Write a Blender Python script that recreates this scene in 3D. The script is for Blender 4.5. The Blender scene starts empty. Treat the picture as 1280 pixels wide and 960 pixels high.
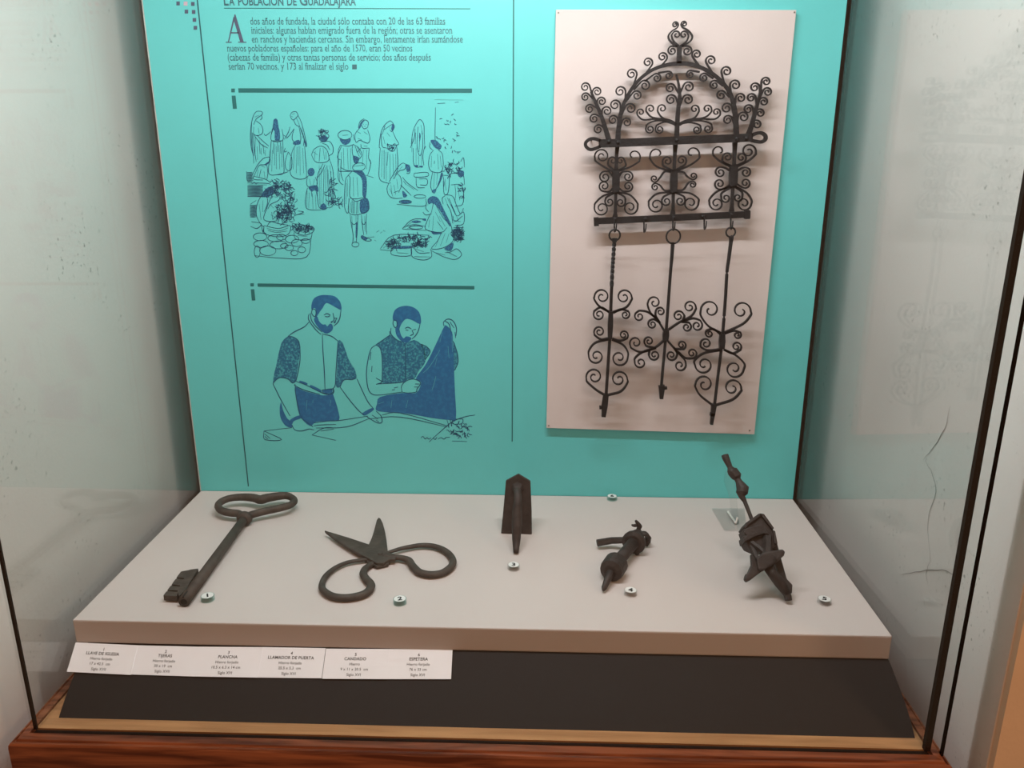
import bpy, bmesh, math, random
from mathutils import Vector, Matrix

random.seed(7)
C = bpy.context.scene.collection
SC = bpy.context.scene

# ------------------------------------------------------------------ camera
F_PX, YAW, PITCH, ROLL = 992.9, -0.0334, 0.2865, 0.0004
CAM = Vector((0.0941, -1.6019, 0.7254))          # metres; z = 0 is the top of the display slab
_f = Vector((math.sin(YAW)*math.cos(PITCH), math.cos(YAW)*math.cos(PITCH), -math.sin(PITCH)))
_r = Vector((math.cos(YAW), -math.sin(YAW), 0))
_u = _r.cross(_f)
AX_R = _r*math.cos(ROLL) + _u*math.sin(ROLL)
AX_U = -_r*math.sin(ROLL) + _u*math.cos(ROLL)
AX_F = _f
cam_data = bpy.data.cameras.new('camera')
cam_data.sensor_width = 36.0
cam_data.lens = F_PX/1280*36.0
cam_data.clip_start = 0.02
cam = bpy.data.objects.new('camera', cam_data)
C.objects.link(cam)
M = Matrix((( AX_R.x, AX_U.x, -AX_F.x, CAM.x), (AX_R.y, AX_U.y, -AX_F.y, CAM.y),
            (AX_R.z, AX_U.z, -AX_F.z, CAM.z), (0, 0, 0, 1)))
cam.matrix_world = M
SC.camera = cam

# ------------------------------------------------------------------ world, lights, exposure
world = bpy.data.worlds.new('world'); SC.world = world
world.use_nodes = True
bg = world.node_tree.nodes['Background']
bg.inputs[0].default_value = (1.0, 0.54, 0.31, 1)
bg.inputs[1].default_value = 0.15
SC.view_settings.view_transform = 'Standard'
SC.view_settings.look = 'None'
SC.view_settings.gamma = 1.0
SC.view_settings.use_curve_mapping = False
SC.view_settings.exposure = 0.0

TUBE_Y, TUBE_Z = -0.555, 1.29
def area(name, loc, rot, sx, sy, power, col):
    l = bpy.data.lights.new(name, 'AREA'); l.shape = 'RECTANGLE'; l.size = sx; l.size_y = sy
    l.energy = power; l.color = col
    o = bpy.data.objects.new(name, l); C.objects.link(o)
    o.location = loc; o.rotation_euler = rot
    return o
area('case_tube_light', (0, TUBE_Y, TUBE_Z-0.022), (math.radians(25), 0, 0), 0.84, 0.020, 9.7, (1.0, 0.985, 1.0))
area('room_ceiling_light', (0.2, -3.2, 2.3), (math.radians(40), 0, 0), 1.6, 1.0, 22.0, (1.0, 0.52, 0.28))
_sp = area('added_wall_fill', (1.9, -1.7, 1.4), (0, 0, 0), 0.3, 0.3, 10.0, (1.0, 0.60, 0.36))  # added fill light, no known fixture, brightens the peach wall on the right
_sp.rotation_euler = (Vector((0.85, -0.66, -0.1))-_sp.location).to_track_quat('-Z', 'Y').to_euler()

# ------------------------------------------------------------------ pixel -> point on a known plane
def ray(x, y):
    return AX_F + AX_R*((x-640)/F_PX) + AX_U*((480-y)/F_PX)
def on_y(x, y, Y):
    d = ray(x, y); return CAM + d*((Y-CAM.y)/d.y)
def on_z(x, y, Z):
    d = ray(x, y); return CAM + d*((Z-CAM.z)/d.z)
def on_x(x, y, X):
    d = ray(x, y); return CAM + d*((X-CAM.x)/d.x)
def on_plane(x, y, p, n):
    d = ray(x, y); return CAM + d*((p-CAM).dot(n)/d.dot(n))

# ------------------------------------------------------------------ materials
def mat(name):
    m = bpy.data.materials.new(name); m.use_nodes = True
    return m, m.node_tree.nodes, m.node_tree.links, m.node_tree.nodes['Principled BSDF']
def plain(name, col, rough=0.6, metal=0.0, var=0.0, scale=40.0, bump=0.0, bscale=None, spec=0.5):
    m, N, L, b = mat(name)
    b.inputs['Base Color'].default_value = (*col, 1)
    b.inputs['Roughness'].default_value = rough
    b.inputs['Metallic'].default_value = metal
    b.inputs['Specular IOR Level'].default_value = spec
    tc = N.new('ShaderNodeTexCoord')
    if var:
        n = N.new('ShaderNodeTexNoise'); n.inputs['Scale'].default_value = scale; n.inputs['Detail'].default_value = 6
        L.new(tc.outputs['Object'], n.inputs['Vector'])
        r = N.new('ShaderNodeValToRGB')
        r.color_ramp.elements[0].position = 0.3; r.color_ramp.elements[1].position = 0.7
        r.color_ramp.elements[0].color = (*[c*(1-var) for c in col], 1)
        r.color_ramp.elements[1].color = (*[min(1, c*(1+var)) for c in col], 1)
        L.new(n.outputs['Fac'], r.inputs['Fac']); L.new(r.outputs['Color'], b.inputs['Base Color'])
    if bump:
        n2 = N.new('ShaderNodeTexNoise'); n2.inputs['Scale'].default_value = bscale or scale*3; n2.inputs['Detail'].default_value = 5
        L.new(tc.outputs['Object'], n2.inputs['Vector'])
        bp = N.new('ShaderNodeBump'); bp.inputs['Strength'].default_value = bump; bp.inputs['Distance'].default_value = 0.002
        L.new(n2.outputs['Fac'], bp.inputs['Height']); L.new(bp.outputs['Normal'], b.inputs['Normal'])
    return m
def glass(name, tint=(1, 1, 1), strength=1.0):
    m, N, L, b = mat(name); N.remove(b)
    out = N['Material Output']
    tr = N.new('ShaderNodeBsdfTransparent'); tr.inputs[0].default_value = (*tint, 1)
    gl = N.new('ShaderNodeBsdfGlossy'); gl.inputs['Roughness'].default_value = 0.0
    lw = N.new('ShaderNodeLayerWeight'); lw.inputs['Blend'].default_value = 0.5
    p = N.new('ShaderNodeMath'); p.operation = 'POWER'; p.inputs[1].default_value = 5
    L.new(lw.outputs['Facing'], p.inputs[0])
    ma = N.new('ShaderNodeMath'); ma.operation = 'MULTIPLY_ADD'; ma.inputs[1].default_value = 0.96*strength; ma.inputs[2].default_value = 0.04*strength
    L.new(p.outputs[0], ma.inputs[0])
    mx = N.new('ShaderNodeMixShader')
    L.new(ma.outputs[0], mx.inputs[0]); L.new(tr.outputs[0], mx.inputs[1]); L.new(gl.outputs[0], mx.inputs[2])
    L.new(mx.outputs[0], out.inputs['Surface'])
    return m
def wood(name, c1, c2, scale=6.0, stretch=(1, 14, 14), rough=0.45):
    m, N, L, b = mat(name)
    tc = N.new('ShaderNodeTexCoord'); mp = N.new('ShaderNodeMapping'); mp.inputs['Scale'].default_value = stretch
    L.new(tc.outputs['Object'], mp.inputs['Vector'])
    n = N.new('ShaderNodeTexNoise'); n.inputs['Scale'].default_value = scale; n.inputs['Detail'].default_value = 8; n.inputs['Distortion'].default_value = 0.6
    L.new(mp.outputs[0], n.inputs['Vector'])
    r = N.new('ShaderNodeValToRGB')
    r.color_ramp.elements[0].position = 0.35; r.color_ramp.elements[0].color = (*c1, 1)
    r.color_ramp.elements[1].position = 0.65; r.color_ramp.elements[1].color = (*c2, 1)
    L.new(n.outputs['Fac'], r.inputs['Fac']); L.new(r.outputs['Color'], b.inputs['Base Color'])
    b.inputs['Roughness'].default_value = rough
    bp = N.new('ShaderNodeBump'); bp.inputs['Strength'].default_value = 0.25; bp.inputs['Distance'].default_value = 0.002
    L.new(n.outputs['Fac'], bp.inputs['Height']); L.new(bp.outputs['Normal'], b.inputs['Normal'])
    return m
def plaster(name, col, spot):
    # off-white plaster with sparse grey speckles and soft blotches of its own
    m, N, L, b = mat(name)
    tc = N.new('ShaderNodeTexCoord')
    n = N.new('ShaderNodeTexNoise'); n.inputs['Scale'].default_value = 3.5; n.inputs['Detail'].default_value = 4
    n2 = N.new('ShaderNodeTexNoise'); n2.inputs['Scale'].default_value = 130; n2.inputs['Detail'].default_value = 3
    n3 = N.new('ShaderNodeTexNoise'); n3.inputs['Scale'].default_value = 6; n3.inputs['Detail'].default_value = 6
    for k in (n, n2, n3): L.new(tc.outputs['Object'], k.inputs['Vector'])
    r = N.new('ShaderNodeValToRGB')
    r.color_ramp.elements[0].position = 0.3; r.color_ramp.elements[0].color = (*[c*0.93 for c in col], 1)
    r.color_ramp.elements[1].position = 0.7; r.color_ramp.elements[1].color = (*col, 1)
    L.new(n.outputs['Fac'], r.inputs['Fac'])
    r2 = N.new('ShaderNodeValToRGB'); r2.color_ramp.elements[0].position = 0.62; r2.color_ramp.elements[1].position = 0.74
    L.new(n2.outputs['Fac'], r2.inputs['Fac'])
    r3 = N.new('ShaderNodeValToRGB'); r3.color_ramp.elements[0].position = 0.48; r3.color_ramp.elements[1].position = 0.68
    L.new(n3.outputs['Fac'], r3.inputs['Fac'])
    mu = N.new('ShaderNodeMath'); mu.operation = 'MULTIPLY'
    L.new(r2.outputs['Color'], mu.inputs[0]); L.new(r3.outputs['Color'], mu.inputs[1])
    mx = N.new('ShaderNodeMix'); mx.data_type = 'RGBA'
    L.new(mu.outputs[0], mx.inputs[0]); L.new(r.outputs['Color'], mx.inputs[6]); mx.inputs[7].default_value = (*spot, 1)
    L.new(mx.outputs[2], b.inputs['Base Color'])
    b.inputs['Roughness'].default_value = 0.85
    bp = N.new('ShaderNodeBump'); bp.inputs['Strength'].default_value = 0.3; bp.inputs['Distance'].default_value = 0.001
    L.new(n2.outputs['Fac'], bp.inputs['Height']); L.new(bp.outputs['Normal'], b.inputs['Normal'])
    return m
def mottled(name, ca, cb, scale=260):
    m, N, L, b = mat(name)
    tc = N.new('ShaderNodeTexCoord')
    n = N.new('ShaderNodeTexNoise'); n.inputs['Scale'].default_value = scale; n.inputs['Detail'].default_value = 4
    L.new(tc.outputs['Object'], n.inputs['Vector'])
    r = N.new('ShaderNodeValToRGB')
    r.color_ramp.elements[0].position = 0.46; r.color_ramp.elements[0].color = (*ca, 1)
    r.color_ramp.elements[1].position = 0.66; r.color_ramp.elements[1].color = (*cb, 1)
    L.new(n.outputs['Fac'], r.inputs['Fac']); L.new(r.outputs['Color'], b.inputs['Base Color'])
    b.inputs['Roughness'].default_value = 0.5
    return m
def emissive(name, col, s):
    m, N, L, b = mat(name)
    b.inputs['Emission Color'].default_value = (*col, 1); b.inputs['Emission Strength'].default_value = s
    return m

TURQ = (0.120, 0.585, 0.585)
MT = dict(
    turq=plain('turquoise_paint', TURQ, 0.45, var=0.04, scale=3, bump=0.05, bscale=300),
    edge=plain('pale_panel_edge', (0.45, 0.50, 0.47), 0.6, var=0.15, scale=60),
    ink=plain('teal_ink', (0.010, 0.10, 0.12), 0.5),
    bar_ink=plain('dark_teal_ink', (0.010, 0.145, 0.150), 0.5),
    text_ink=plain('grey_text_ink', (0.035, 0.13, 0.155), 0.5),
    purple=plain('violet_grey_ink', (0.07, 0.09, 0.15), 0.5),
    pink=plain('pink_ink', (0.55, 0.42, 0.50), 0.5),
    navy=plain('navy_line_ink', (0.006, 0.070, 0.145), 0.5),
    navy_m=mottled('navy_patch_ink', (0.008, 0.075, 0.19), (0.03, 0.24, 0.36), 420),
    blue=mottled('blue_fill_ink', (0.010, 0.125, 0.300), (0.014, 0.165, 0.345), 120),
    blue_line=plain('blue_line_ink', (0.006, 0.085, 0.170), 0.5),
    mott=mottled('mottled_blue_ink', (0.010, 0.125, 0.240), (0.05, 0.34, 0.40)),
    crease=plain('crease_ink', (0.07, 0.38, 0.44), 0.5),
    board=plain('board_offwhite', (0.64, 0.565, 0.545), 0.7, var=0.03, scale=6, bump=0.08, bscale=200),
    slab=plain('slab_offwhite', (0.60, 0.53, 0.505), 0.65, var=0.02, scale=5, bump=0.05, bscale=200),
    plinth=plain('plinth_charcoal_cloth', (0.009, 0.0062, 0.0056), 0.75, var=0.12, scale=500, bump=0.1, bscale=900),
    iron=plain('wrought_iron', (0.017, 0.017, 0.019), 0.50, metal=0.3, var=0.35, scale=60, bump=0.35, bscale=220),
    iron2=plain('brown_forged_iron', (0.060, 0.046, 0.037), 0.66, metal=0.1, var=0.3, scale=50, bump=0.45, bscale=160),
    iron3=plain('dark_forged_iron', (0.034, 0.025, 0.022), 0.62, metal=0.12, var=0.35, scale=60, bump=0.5, bscale=180),
    bore_shade=plain('iron_shade_dark', (0.012, 0.010, 0.009), 0.8),  # near-black copy of the iron, paints the shade inside the key's openings
    wood_in=wood('light_oak', (0.36, 0.175, 0.07), (0.52, 0.27, 0.115)),
    wood_out=wood('red_varnished_wood', (0.14, 0.034, 0.012), (0.46, 0.16, 0.070), rough=0.35),
    wall=plaster('white_plaster', (0.86, 0.815, 0.78), (0.30, 0.30, 0.26)),
    shade_back=plain('shade_dark_back', (0.16, 0.13, 0.11), 0.9, var=0.2, scale=20, bump=0.3, bscale=60),  # unseen back wall, dark tone chosen to soak up bounce and deepen corner shade
    crack=plain('crack_dark', (0.26, 0.245, 0.22), 0.9),
    peach=plain('peach_paint', (0.92, 0.72, 0.52), 0.8, var=0.05, scale=8, bump=0.2, bscale=120),
    glass=glass('clear_glass', (0.985, 0.995, 0.99)),
    joint=plain('dark_joint_and_shade', (0.018, 0.013, 0.010), 0.8, spec=0.1),
    acrylic=glass('clear_acrylic', (0.975, 0.985, 0.98), 1.2),
    acrylic_t=glass('teal_acrylic', (0.86, 0.97, 0.95), 1.2),
    glint=plain('painted_glint', (0.78, 0.76, 0.72), 0.3),  # off-white colour painting the reflections on the clear stand
    sticker=plain('clear_white_sticker', (0.78, 0.78, 0.76), 0.4),
    black=plain('black_print', (0.012, 0.012, 0.013), 0.6),
    paper=plain('white_paper', (0.93, 0.94, 0.98), 0.8, var=0.02, scale=30),
    metal_w=plain('white_enamel', (0.7, 0.7, 0.68), 0.4),
    tube=emissive('tube_glow', (1.0, 0.97, 0.92), 8.0),
    nail=plain('nail_steel', (0.25, 0.23, 0.2), 0.4, metal=0.8),
)

# ------------------------------------------------------------------ object helpers
WLOC = {}
def thing(name, label, cat, loc, group=None):
    o = bpy.data.objects.new(name, None); C.objects.link(o)
    o.empty_display_size = 0.02
    o.location = loc; WLOC[o.name] = Vector(loc)
    o['label'] = label; o['category'] = cat
    if group: o['group'] = group
    return o
def tag(o, label, cat, group=None):
    o['label'] = label; o['category'] = cat
    if group: o['group'] = group
    return o
def origin_of(o):
    return WLOC[o.name]
def obj(name, geo, material, parent=None, smooth=False, kind=None, bevel=0.0):
    verts, faces = geo
    verts = [Vector(v) for v in verts]
    if parent is None:
        n = len(verts)
        loc = Vector(((min(v.x for v in verts)+max(v.x for v in verts))/2, (min(v.y for v in verts)+max(v.y for v in verts))/2, min(v.z for v in verts)))
    else:
        loc = origin_of(parent)
    me = bpy.data.meshes.new(name)
    me.from_pydata([v-loc for v in verts], [], faces)
    me.validate()
    bm = bmesh.new(); bm.from_mesh(me)
    bmesh.ops.recalc_face_normals(bm, faces=bm.faces)
    if bevel:
        es = [e for e in bm.edges if len(e.link_faces) == 2 and e.calc_face_angle(0) > 0.5]
        bmesh.ops.bevel(bm, geom=es, offset=bevel, segments=2, profile=0.6, affect='EDGES', clamp_overlap=True)
    bm.to_mesh(me); bm.free()
    me.materials.append(MT[material])
    if smooth:
        for p in me.polygons: p.use_smooth = True
    o = bpy.data.objects.new(name, me); C.objects.link(o)
    if parent is None:
        o.location = loc; WLOC[o.name] = loc
    else:
        o.parent = parent; WLOC[o.name] = loc
    if kind: o['kind'] = kind
    return o
def add(*geos):
    V, Fs = [], []
    for v, f in geos:
        n = len(V); V += [Vector(a) for a in v]; Fs += [tuple(i+n for i in q) for q in f]
    return V, Fs
def box(x0, x1, y0, y1, z0, z1):
    v = [(x, y, z) for x in (x0, x1) for y in (y0, y1) for z in (z0, z1)]
    f = [(0,1,3,2),(4,6,7,5),(0,4,5,1),(2,3,7,6),(0,2,6,4),(1,5,7,3)]
    return v, f
def prism(pts, vec):
    pts = [Vector(p) for p in pts]; n = len(pts); vec = Vector(vec)
    v = pts + [p+vec for p in pts]
    f = [tuple(range(n)), tuple(range(2*n-1, n-1, -1))]
    for i in range(n): f.append((i, (i+1) % n, n+(i+1) % n, n+i))
    return v, f
def catmull(pts, k=6, closed=False):
    pts = [Vector(p) for p in pts]; n = len(pts)
    if n < 3: return pts
    out = []
    for i in range(n if closed else n-1):
        if closed: p0, p1, p2, p3 = (pts[(i+j) % n] for j in (-1, 0, 1, 2))
        else:
            p1, p2 = pts[i], pts[i+1]
            p0 = pts[i-1] if i else p1*2-p2
            p3 = pts[i+2] if i+2 < n else p2*2-p1
        for j in range(k):
            t = j/k
            out.append(0.5*((2*p1)+(p2-p0)*t+(2*p0-5*p1+4*p2-p3)*t*t+(3*p1-p0-3*p2+p3)*t**3))
    if not closed: out.append(pts[-1])
    return out
def resamp(vals, n):
    if not isinstance(vals, (list, tuple)): return [vals]*n
    m = len(vals)-1; o = []
    for i in range(n):
        t = i/(n-1)*m; k = min(int(t), m-1); o.append(vals[k]+(vals[k+1]-vals[k])*(t-k))
    return o
def tube(pts, rad, seg=10, closed=False, squash=1.0, up=Vector((0, 0, 1))):
    pts = [Vector(p) for p in pts]; n = len(pts); rad = resamp(rad, n)
    V, Fs = [], []
    for i, p in enumerate(pts):
        a = pts[(i-1) % n] if (i or closed) else p
        b = pts[(i+1) % n] if (i < n-1 or closed) else p
        t = (b-a).normalized()
        s = t.cross(up)
        if s.length < 1e-3: s = t.cross(Vector((1, 0, 0)))
        s.normalize(); w = s.cross(t).normalized()
        for j in range(seg):
            an = 2*math.pi*j/seg
            V.append(p + s*(math.cos(an)*rad[i]) + w*(math.sin(an)*rad[i]*squash))
    for i in range(n if closed else n-1):
        for j in range(seg):
            a, b = i*seg+j, i*seg+(j+1) % seg
            c, d = ((i+1) % n)*seg+(j+1) % seg, ((i+1) % n)*seg+j
            Fs.append((a, b, c, d))
    if not closed:
        Fs.append(tuple(range(seg-1, -1, -1))); Fs.append(tuple(range((n-1)*seg, n*seg)))
    return V, Fs
def strap(pts, hw, y, depth):
    """bar of rectangular section following pts (world x,z) in an upright plane"""
    n = len(pts); hw = resamp(hw, n); V, Fs = [], []
    for i in range(n):
        a = pts[max(0, i-1)]; b = pts[min(n-1, i+1)]
        t = Vector((b[0]-a[0], b[1]-a[1]))
        t = t.normalized() if t.length > 1e-9 else Vector((1, 0))
        nx, nz = -t.y, t.x
        for s, e in ((1, -1), (1, 1), (-1, 1), (-1, -1)):
            V.append((pts[i][0]+nx*hw[i]*s, y+e*depth/2, pts[i][1]+nz*hw[i]*s))
    for i in range(n-1):
        for j in range(4):
            a, b = i*4+j, i*4+(j+1) % 4
            Fs.append((a, b, b+4, a+4))
    Fs.append((3, 2, 1, 0)); m = (n-1)*4; Fs.append((m, m+1, m+2, m+3))
    return V, Fs
def struct(name, geo, m, parent=None):
    o = obj(name, geo, m, parent)
    o['kind'] = 'structure'
    return o

# ------------------------------------------------------------------ the niche, base and glass
XL, XR, YB, YC = -0.728, 0.733, 0.20, -0.656        # niche walls, back, outer corner
ZF, ZTOP = -0.1186, 1.42
GXL, GXR, GY = -0.661, 0.6695, -0.619               # glass planes
struct('wall_back', box(XL-0.15, XR+0.15, YB, YB+0.1, -0.9, ZTOP+0.4), 'shade_back')
wl = struct('wall_left', box(XL-0.15, XL, YC, YB, -0.9, ZTOP+0.4), 'wall')
wr = struct('wall_right', box(XR, XR+0.15, YC, YB, -0.9, ZTOP+0.4), 'wall')
struct('ceiling', box(XL, XR, YC, YB, ZTOP, ZTOP+0.1), 'wall')
YW = YC+0.004
struct('wall_front', add(box(XL-1.6, XL-0.002, YC-0.012, YC, -0.9, 2.0), box(XR+0.002, XR+1.6, YC-0.012, YC, -0.9, 2.0),
                         box(XL-0.002, XR+0.002, YC-0.012, YC, ZTOP, 2.0), box(XL-0.002, XR+0.002, YC-0.012, YC+0.04, -0.9, -0.27)), 'peach')
struct('floor', box(GXL-0.002, GXR+0.002, GY+0.004, YB, ZF-0.03, ZF), 'wood_in')
# red moulding round the outside of the glass: stepped and rounded profile (y outward, z)
def moulding(p0, p1, out, prof):
    V, Fs = [], []
    n = len(prof)
    for p in (p0, p1):
        for d, z in prof: V.append(Vector(p[0])*1.0 + Vector(p[1])*d + Vector((0, 0, z)))
    for i in range(n): Fs.append((i, (i+1) % n, n+(i+1) % n, n+i))
    Fs.append(tuple(range(n))); Fs.append(tuple(range(2*n-1, n-1, -1)))
    return V, Fs
prof = [(0.000, ZF-0.150), (0.000, ZF-0.008), (0.0065, ZF-0.008), (0.0065, ZF+0.000), (0.019, ZF-0.001), (0.0205, ZF-0.004), (0.0225, ZF-0.004),
        (0.0235, ZF-0.002), (0.0265, ZF-0.003), (0.0285, ZF-0.006), (0.029, ZF-0.012), (0.029, ZF-0.15)]
yo = GY
def mitre(sx): return Vector((sx, -1, 0))
struct('trim_1', moulding(((GXL, yo, 0), mitre(-0.90)), ((GXR, yo, 0), mitre(0.86)), None, prof), 'wood_out')
struct('trim_2', moulding(((GXL, yo, 0), mitre(-0.90)), ((GXL, YB, 0), Vector((-0.90, 0, 0))), None, prof), 'wood_out')
struct('trim_3', moulding(((GXR, yo, 0), mitre(0.86)), ((GXR, YB, 0), Vector((0.86, 0, 0))), None, prof), 'wood_out')
ZG = 1.40
struct('window_1', box(GXL-0.003, GXR+0.018, GY-0.006, GY, ZF-0.003, ZG), 'glass')
def side_pane(xf, xb):                              # the side panes run slightly together towards the back
    return prism([(xf-0.003, GY+0.001, ZF), (xf+0.003, GY+0.001, ZF), (xb+0.003, 0.03, ZF), (xb-0.003, 0.03, ZF)], (0, 0, ZG-ZF))
w2 = struct('window_2', side_pane(GXL, -0.657), 'glass')
w3 = struct('window_3', side_pane(GXR, 0.6565), 'glass')
obj('groove_shade', box(GXL-0.002, GXR+0.002, GY-0.0062, GY+0.0038, ZF-0.0075, ZF-0.0030), 'joint', bpy.data.objects['trim_1'])  # black strip painting the shade down in the moulding groove
obj('joint_strip', box(GXL-0.0035, GXL+0.001, GY+0.0002, GY+0.004, ZF, ZG), 'joint', w2)
obj('joint_strip', box(GXR-0.004, GXR+0.0045, GY+0.0002, GY+0.008, ZF, ZG), 'joint', w3)
obj('pane_edge', box(GXR+0.0180, GXR+0.0205, GY-0.006, GY, ZF-0.003, ZG), 'joint', bpy.data.objects['window_1'])

# cracks in the right-hand plaster wall
def crack(px):
    pts = catmull([on_x(x, y, XR-0.0008) for x, y in px], 4)
    rnd = random.Random(3)
    pts = [p+Vector((0, rnd.uniform(-.0015, .0015), rnd.uniform(-.0015, .0015))) for p in pts]
    n = len(pts); V, Fs = [], []
    for i, p in enumerate(pts):
        a, b = pts[max(0, i-1)], pts[min(n-1, i+1)]; t = (b-a).normalized()
        s = Vector((0, -t.z, t.y)); w = 0.0006*(1-abs(2*i/(n-1)-1))+0.0002
        V += [p+s*w, p-s*w]
    for i in range(n-1): Fs.append((2*i, 2*i+1, 2*i+3, 2*i+2))
    return V, Fs
for c in ([(1187, 508), (1181, 535), (1168, 558), (1154, 574)], [(1156, 575), (1165, 592), (1170, 615), (1160, 650), (1163, 700)], [(1127, 718), (1150, 714), (1178, 713), (1200, 722)], [(1163, 700), (1158, 714), (1160, 730)]):
    obj('crack', crack(c), 'crack', wr)

# ------------------------------------------------------------------ plinth and slab
SX = 0.650
def frustum():
    # dark plinth, sloping front and slightly sloping, rounded ends
    top = [(-0.648, -0.50), (0.655, -0.50)]
    rows = []
    N = 8
    for i in range(N+1):
        t = i/N
        z = -0.042 + (ZF+0.042)*t
        yf = -0.505 + (-0.592+0.505)*t
        xr = 0.650 + 0.014*math.sin(t*math.pi/2)
        xl = -0.632 - 0.010*math.sin(t*math.pi/2)
        rows.append([(xl, -0.002, z), (xl, yf, z), (xr, yf, z), (xr, -0.002, z)])
    V = [p for r in rows for p in r]; Fs = []
    for i in range(N):
        for j in range(4):
            Fs.append((i*4+j, i*4+(j+1) % 4, i*4+4+(j+1) % 4, i*4+4+j))
    Fs.append((0, 1, 2, 3)); m = N*4; Fs.append((m+3, m+2, m+1, m))
    return V, Fs
tag(obj('display_plinth', frustum(), 'plinth'), 'charcoal display plinth with sloping front on the wooden case floor', 'plinth')
tag(obj('display_slab', box(-SX, SX, -0.508, -0.001, -0.042, 0.0), 'slab', bevel=0.0025), 'off-white display slab carrying the forged iron tools', 'display slab')

# ------------------------------------------------------------------ turquoise panel with its print
PZ = 1.30
panel = thing('information_panel', 'turquoise information panel with printed Spanish text and blue drawings', 'panel', (0, 0.009, 0.0))
obj('panel_board', box(-SX, SX, 0.0, 0.016, -0.001, PZ), 'turq', panel)
obj('panel_edge_strip', box(-SX-0.0022, -SX, -0.0005, 0.017, -0.001, PZ), 'edge', panel)
obj('panel_edge_strip', box(SX, SX+0.0016, 0.0, 0.017, -0.001, PZ), 'joint', panel)
INK_Y = -0.0004
def flat_line(pts, w):
    n = len(pts); V, Fs = [], []
    w = resamp(w, n)
    for i in range(n):
        a, b = pts[max(0, i-1)], pts[min(n-1, i+1)]
        t = Vector((b.x-a.x, 0, b.z-a.z)); t = t.normalized() if t.length > 1e-9 else Vector((1, 0, 0))
        s = Vector((-t.z, 0, t.x))
        V += [pts[i]+s*w[i]/2, pts[i]-s*w[i]/2]
    for i in range(n-1): Fs.append((2*i, 2*i+1, 2*i+3, 2*i+2))
    return V, Fs
PX = 0.00169       # metres per photo pixel on the panel
def rect_px(x0, y0, x1, y1, Y=INK_Y):
    a, b, c, d = on_y(x0, y0, Y), on_y(x1, y0, Y), on_y(x1, y1, Y), on_y(x0, y1, Y)
    return [a, b, c, d], [(0, 1, 2, 3)]
def line_px(p, q, w): return flat_line([on_y(*p, INK_Y), on_y(*q, INK_Y)], w*PX)
obj('printed_line', line_px((246, -6), (310.5, 608), 1.5), 'ink', panel)
obj('printed_line', line_px((642, -6), (640.2, 552), 1.4), 'bar_ink', panel)
obj('printed_line', line_px((280, 10.2), (588, 11.0), 0.7), 'bar_ink', panel)
obj('printed_bar', line_px((298, 113), (590, 113.4), 4.6), 'bar_ink', panel)
obj('printed_bar', line_px((322, 356.3), (593, 359.6), 4.0), 'bar_ink', panel)
for q in ((289, 110.7, 293.6, 115.4), (313, 354, 317.3, 357.8)): obj('printed_square', rect_px(*q), 'bar_ink', panel)
obj('printed_bar', line_px((292, 119.5), (293.6, 136), 4.6), 'bar_ink', panel)
obj('printed_bar', line_px((315.6, 361.5), (317, 375.6), 4.4), 'bar_ink', panel)
for x, y in ((222.6, 4.2), (241, 4.8), (233, 14.4), (242, 14.8), (243, 24.8), (244.2, 34.6)):
    obj('printed_square', rect_px(x-2.2, y-2.3, x+2.2, y+2.5), 'purple', panel)
obj('printed_square', rect_px(229.6, 2, 234.4, 7), 'pink', panel)

# text: outlines from Blender's built-in face, fitted to a start, an end and a height
_tcache = {}
def glyphs(s, bold=0.0, serif=False, space=1.0):
    key_ = (s, bold, serif, space)
    if key_ in _tcache: return _tcache[key_]
    cu = bpy.data.curves.new('t', 'FONT'); cu.body = s; cu.size = 1.0; cu.resolution_u = 3; cu.offset = bold; cu.space_character = space
    ob = bpy.data.objects.new('t', cu); C.objects.link(ob)
    bpy.context.view_layer.update()
    me = bpy.data.meshes.new_from_object(ob.evaluated_get(bpy.context.evaluated_depsgraph_get()))
    v = [(p.co.x, p.co.y) for p in me.vertices]; f = [tuple(p.vertices) for p in me.polygons]
    if serif:                                    # small foot and head strokes on the ends of the upright stems
        cnt = {}
        for q in f:
            for i in range(len(q)):
                e = tuple(sorted((q[i], q[(i+1) % len(q)]))); cnt[e] = cnt.get(e, 0)+1
        for (i, j), c in list(cnt.items()):
            if c != 1: continue
            (xa, ya), (xb, yb) = v[i], v[j]
            if abs(ya-yb) < 0.012 and 0.035 < abs(xa-xb) < 0.14 and (ya < 0.02 or ya > 0.40):
                x0, x1 = min(xa, xb)-0.045, max(xa, xb)+0.045; up = 0.035 if ya < 0.2 else -0.035
                n = len(v); v += [(x0, ya), (x1, ya), (x1, ya+up), (x0, ya+up)]; f.append((n, n+1, n+2, n+3))
    bpy.data.objects.remove(ob); bpy.data.curves.remove(cu); bpy.data.meshes.remove(me)
    _tcache[key_] = (v, f)
    return v, f
def text_fit(s, o, ex, ez, width, height, bold=0.0, centre=False, serif=False, space=1.0):
    """o start of base line, ex/ez unit vectors, width metres (None = natural), height = size in metres"""
    v, f = glyphs(s, bold, serif, space)
    x0, x1 = min(a for a, b in v), max(a for a, b in v)
    kx = width/(x1-x0) if width else height
    sh = (x0+x1)/2 if centre else x0
    return [o + ex*((a-sh)*kx) + ez*(b*height) for a, b in v], f
def panel_text(s, xa, xb, y, hpx, m='text_ink', bold=0.0):
    a, b = on_y(xa, y, INK_Y), on_y(xb, y, INK_Y)
    return text_fit(s, a, (b-a).normalized(), Vector((0, 0, 1)), (b-a).length, hpx*PX/0.72, bold, serif=True)
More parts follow.
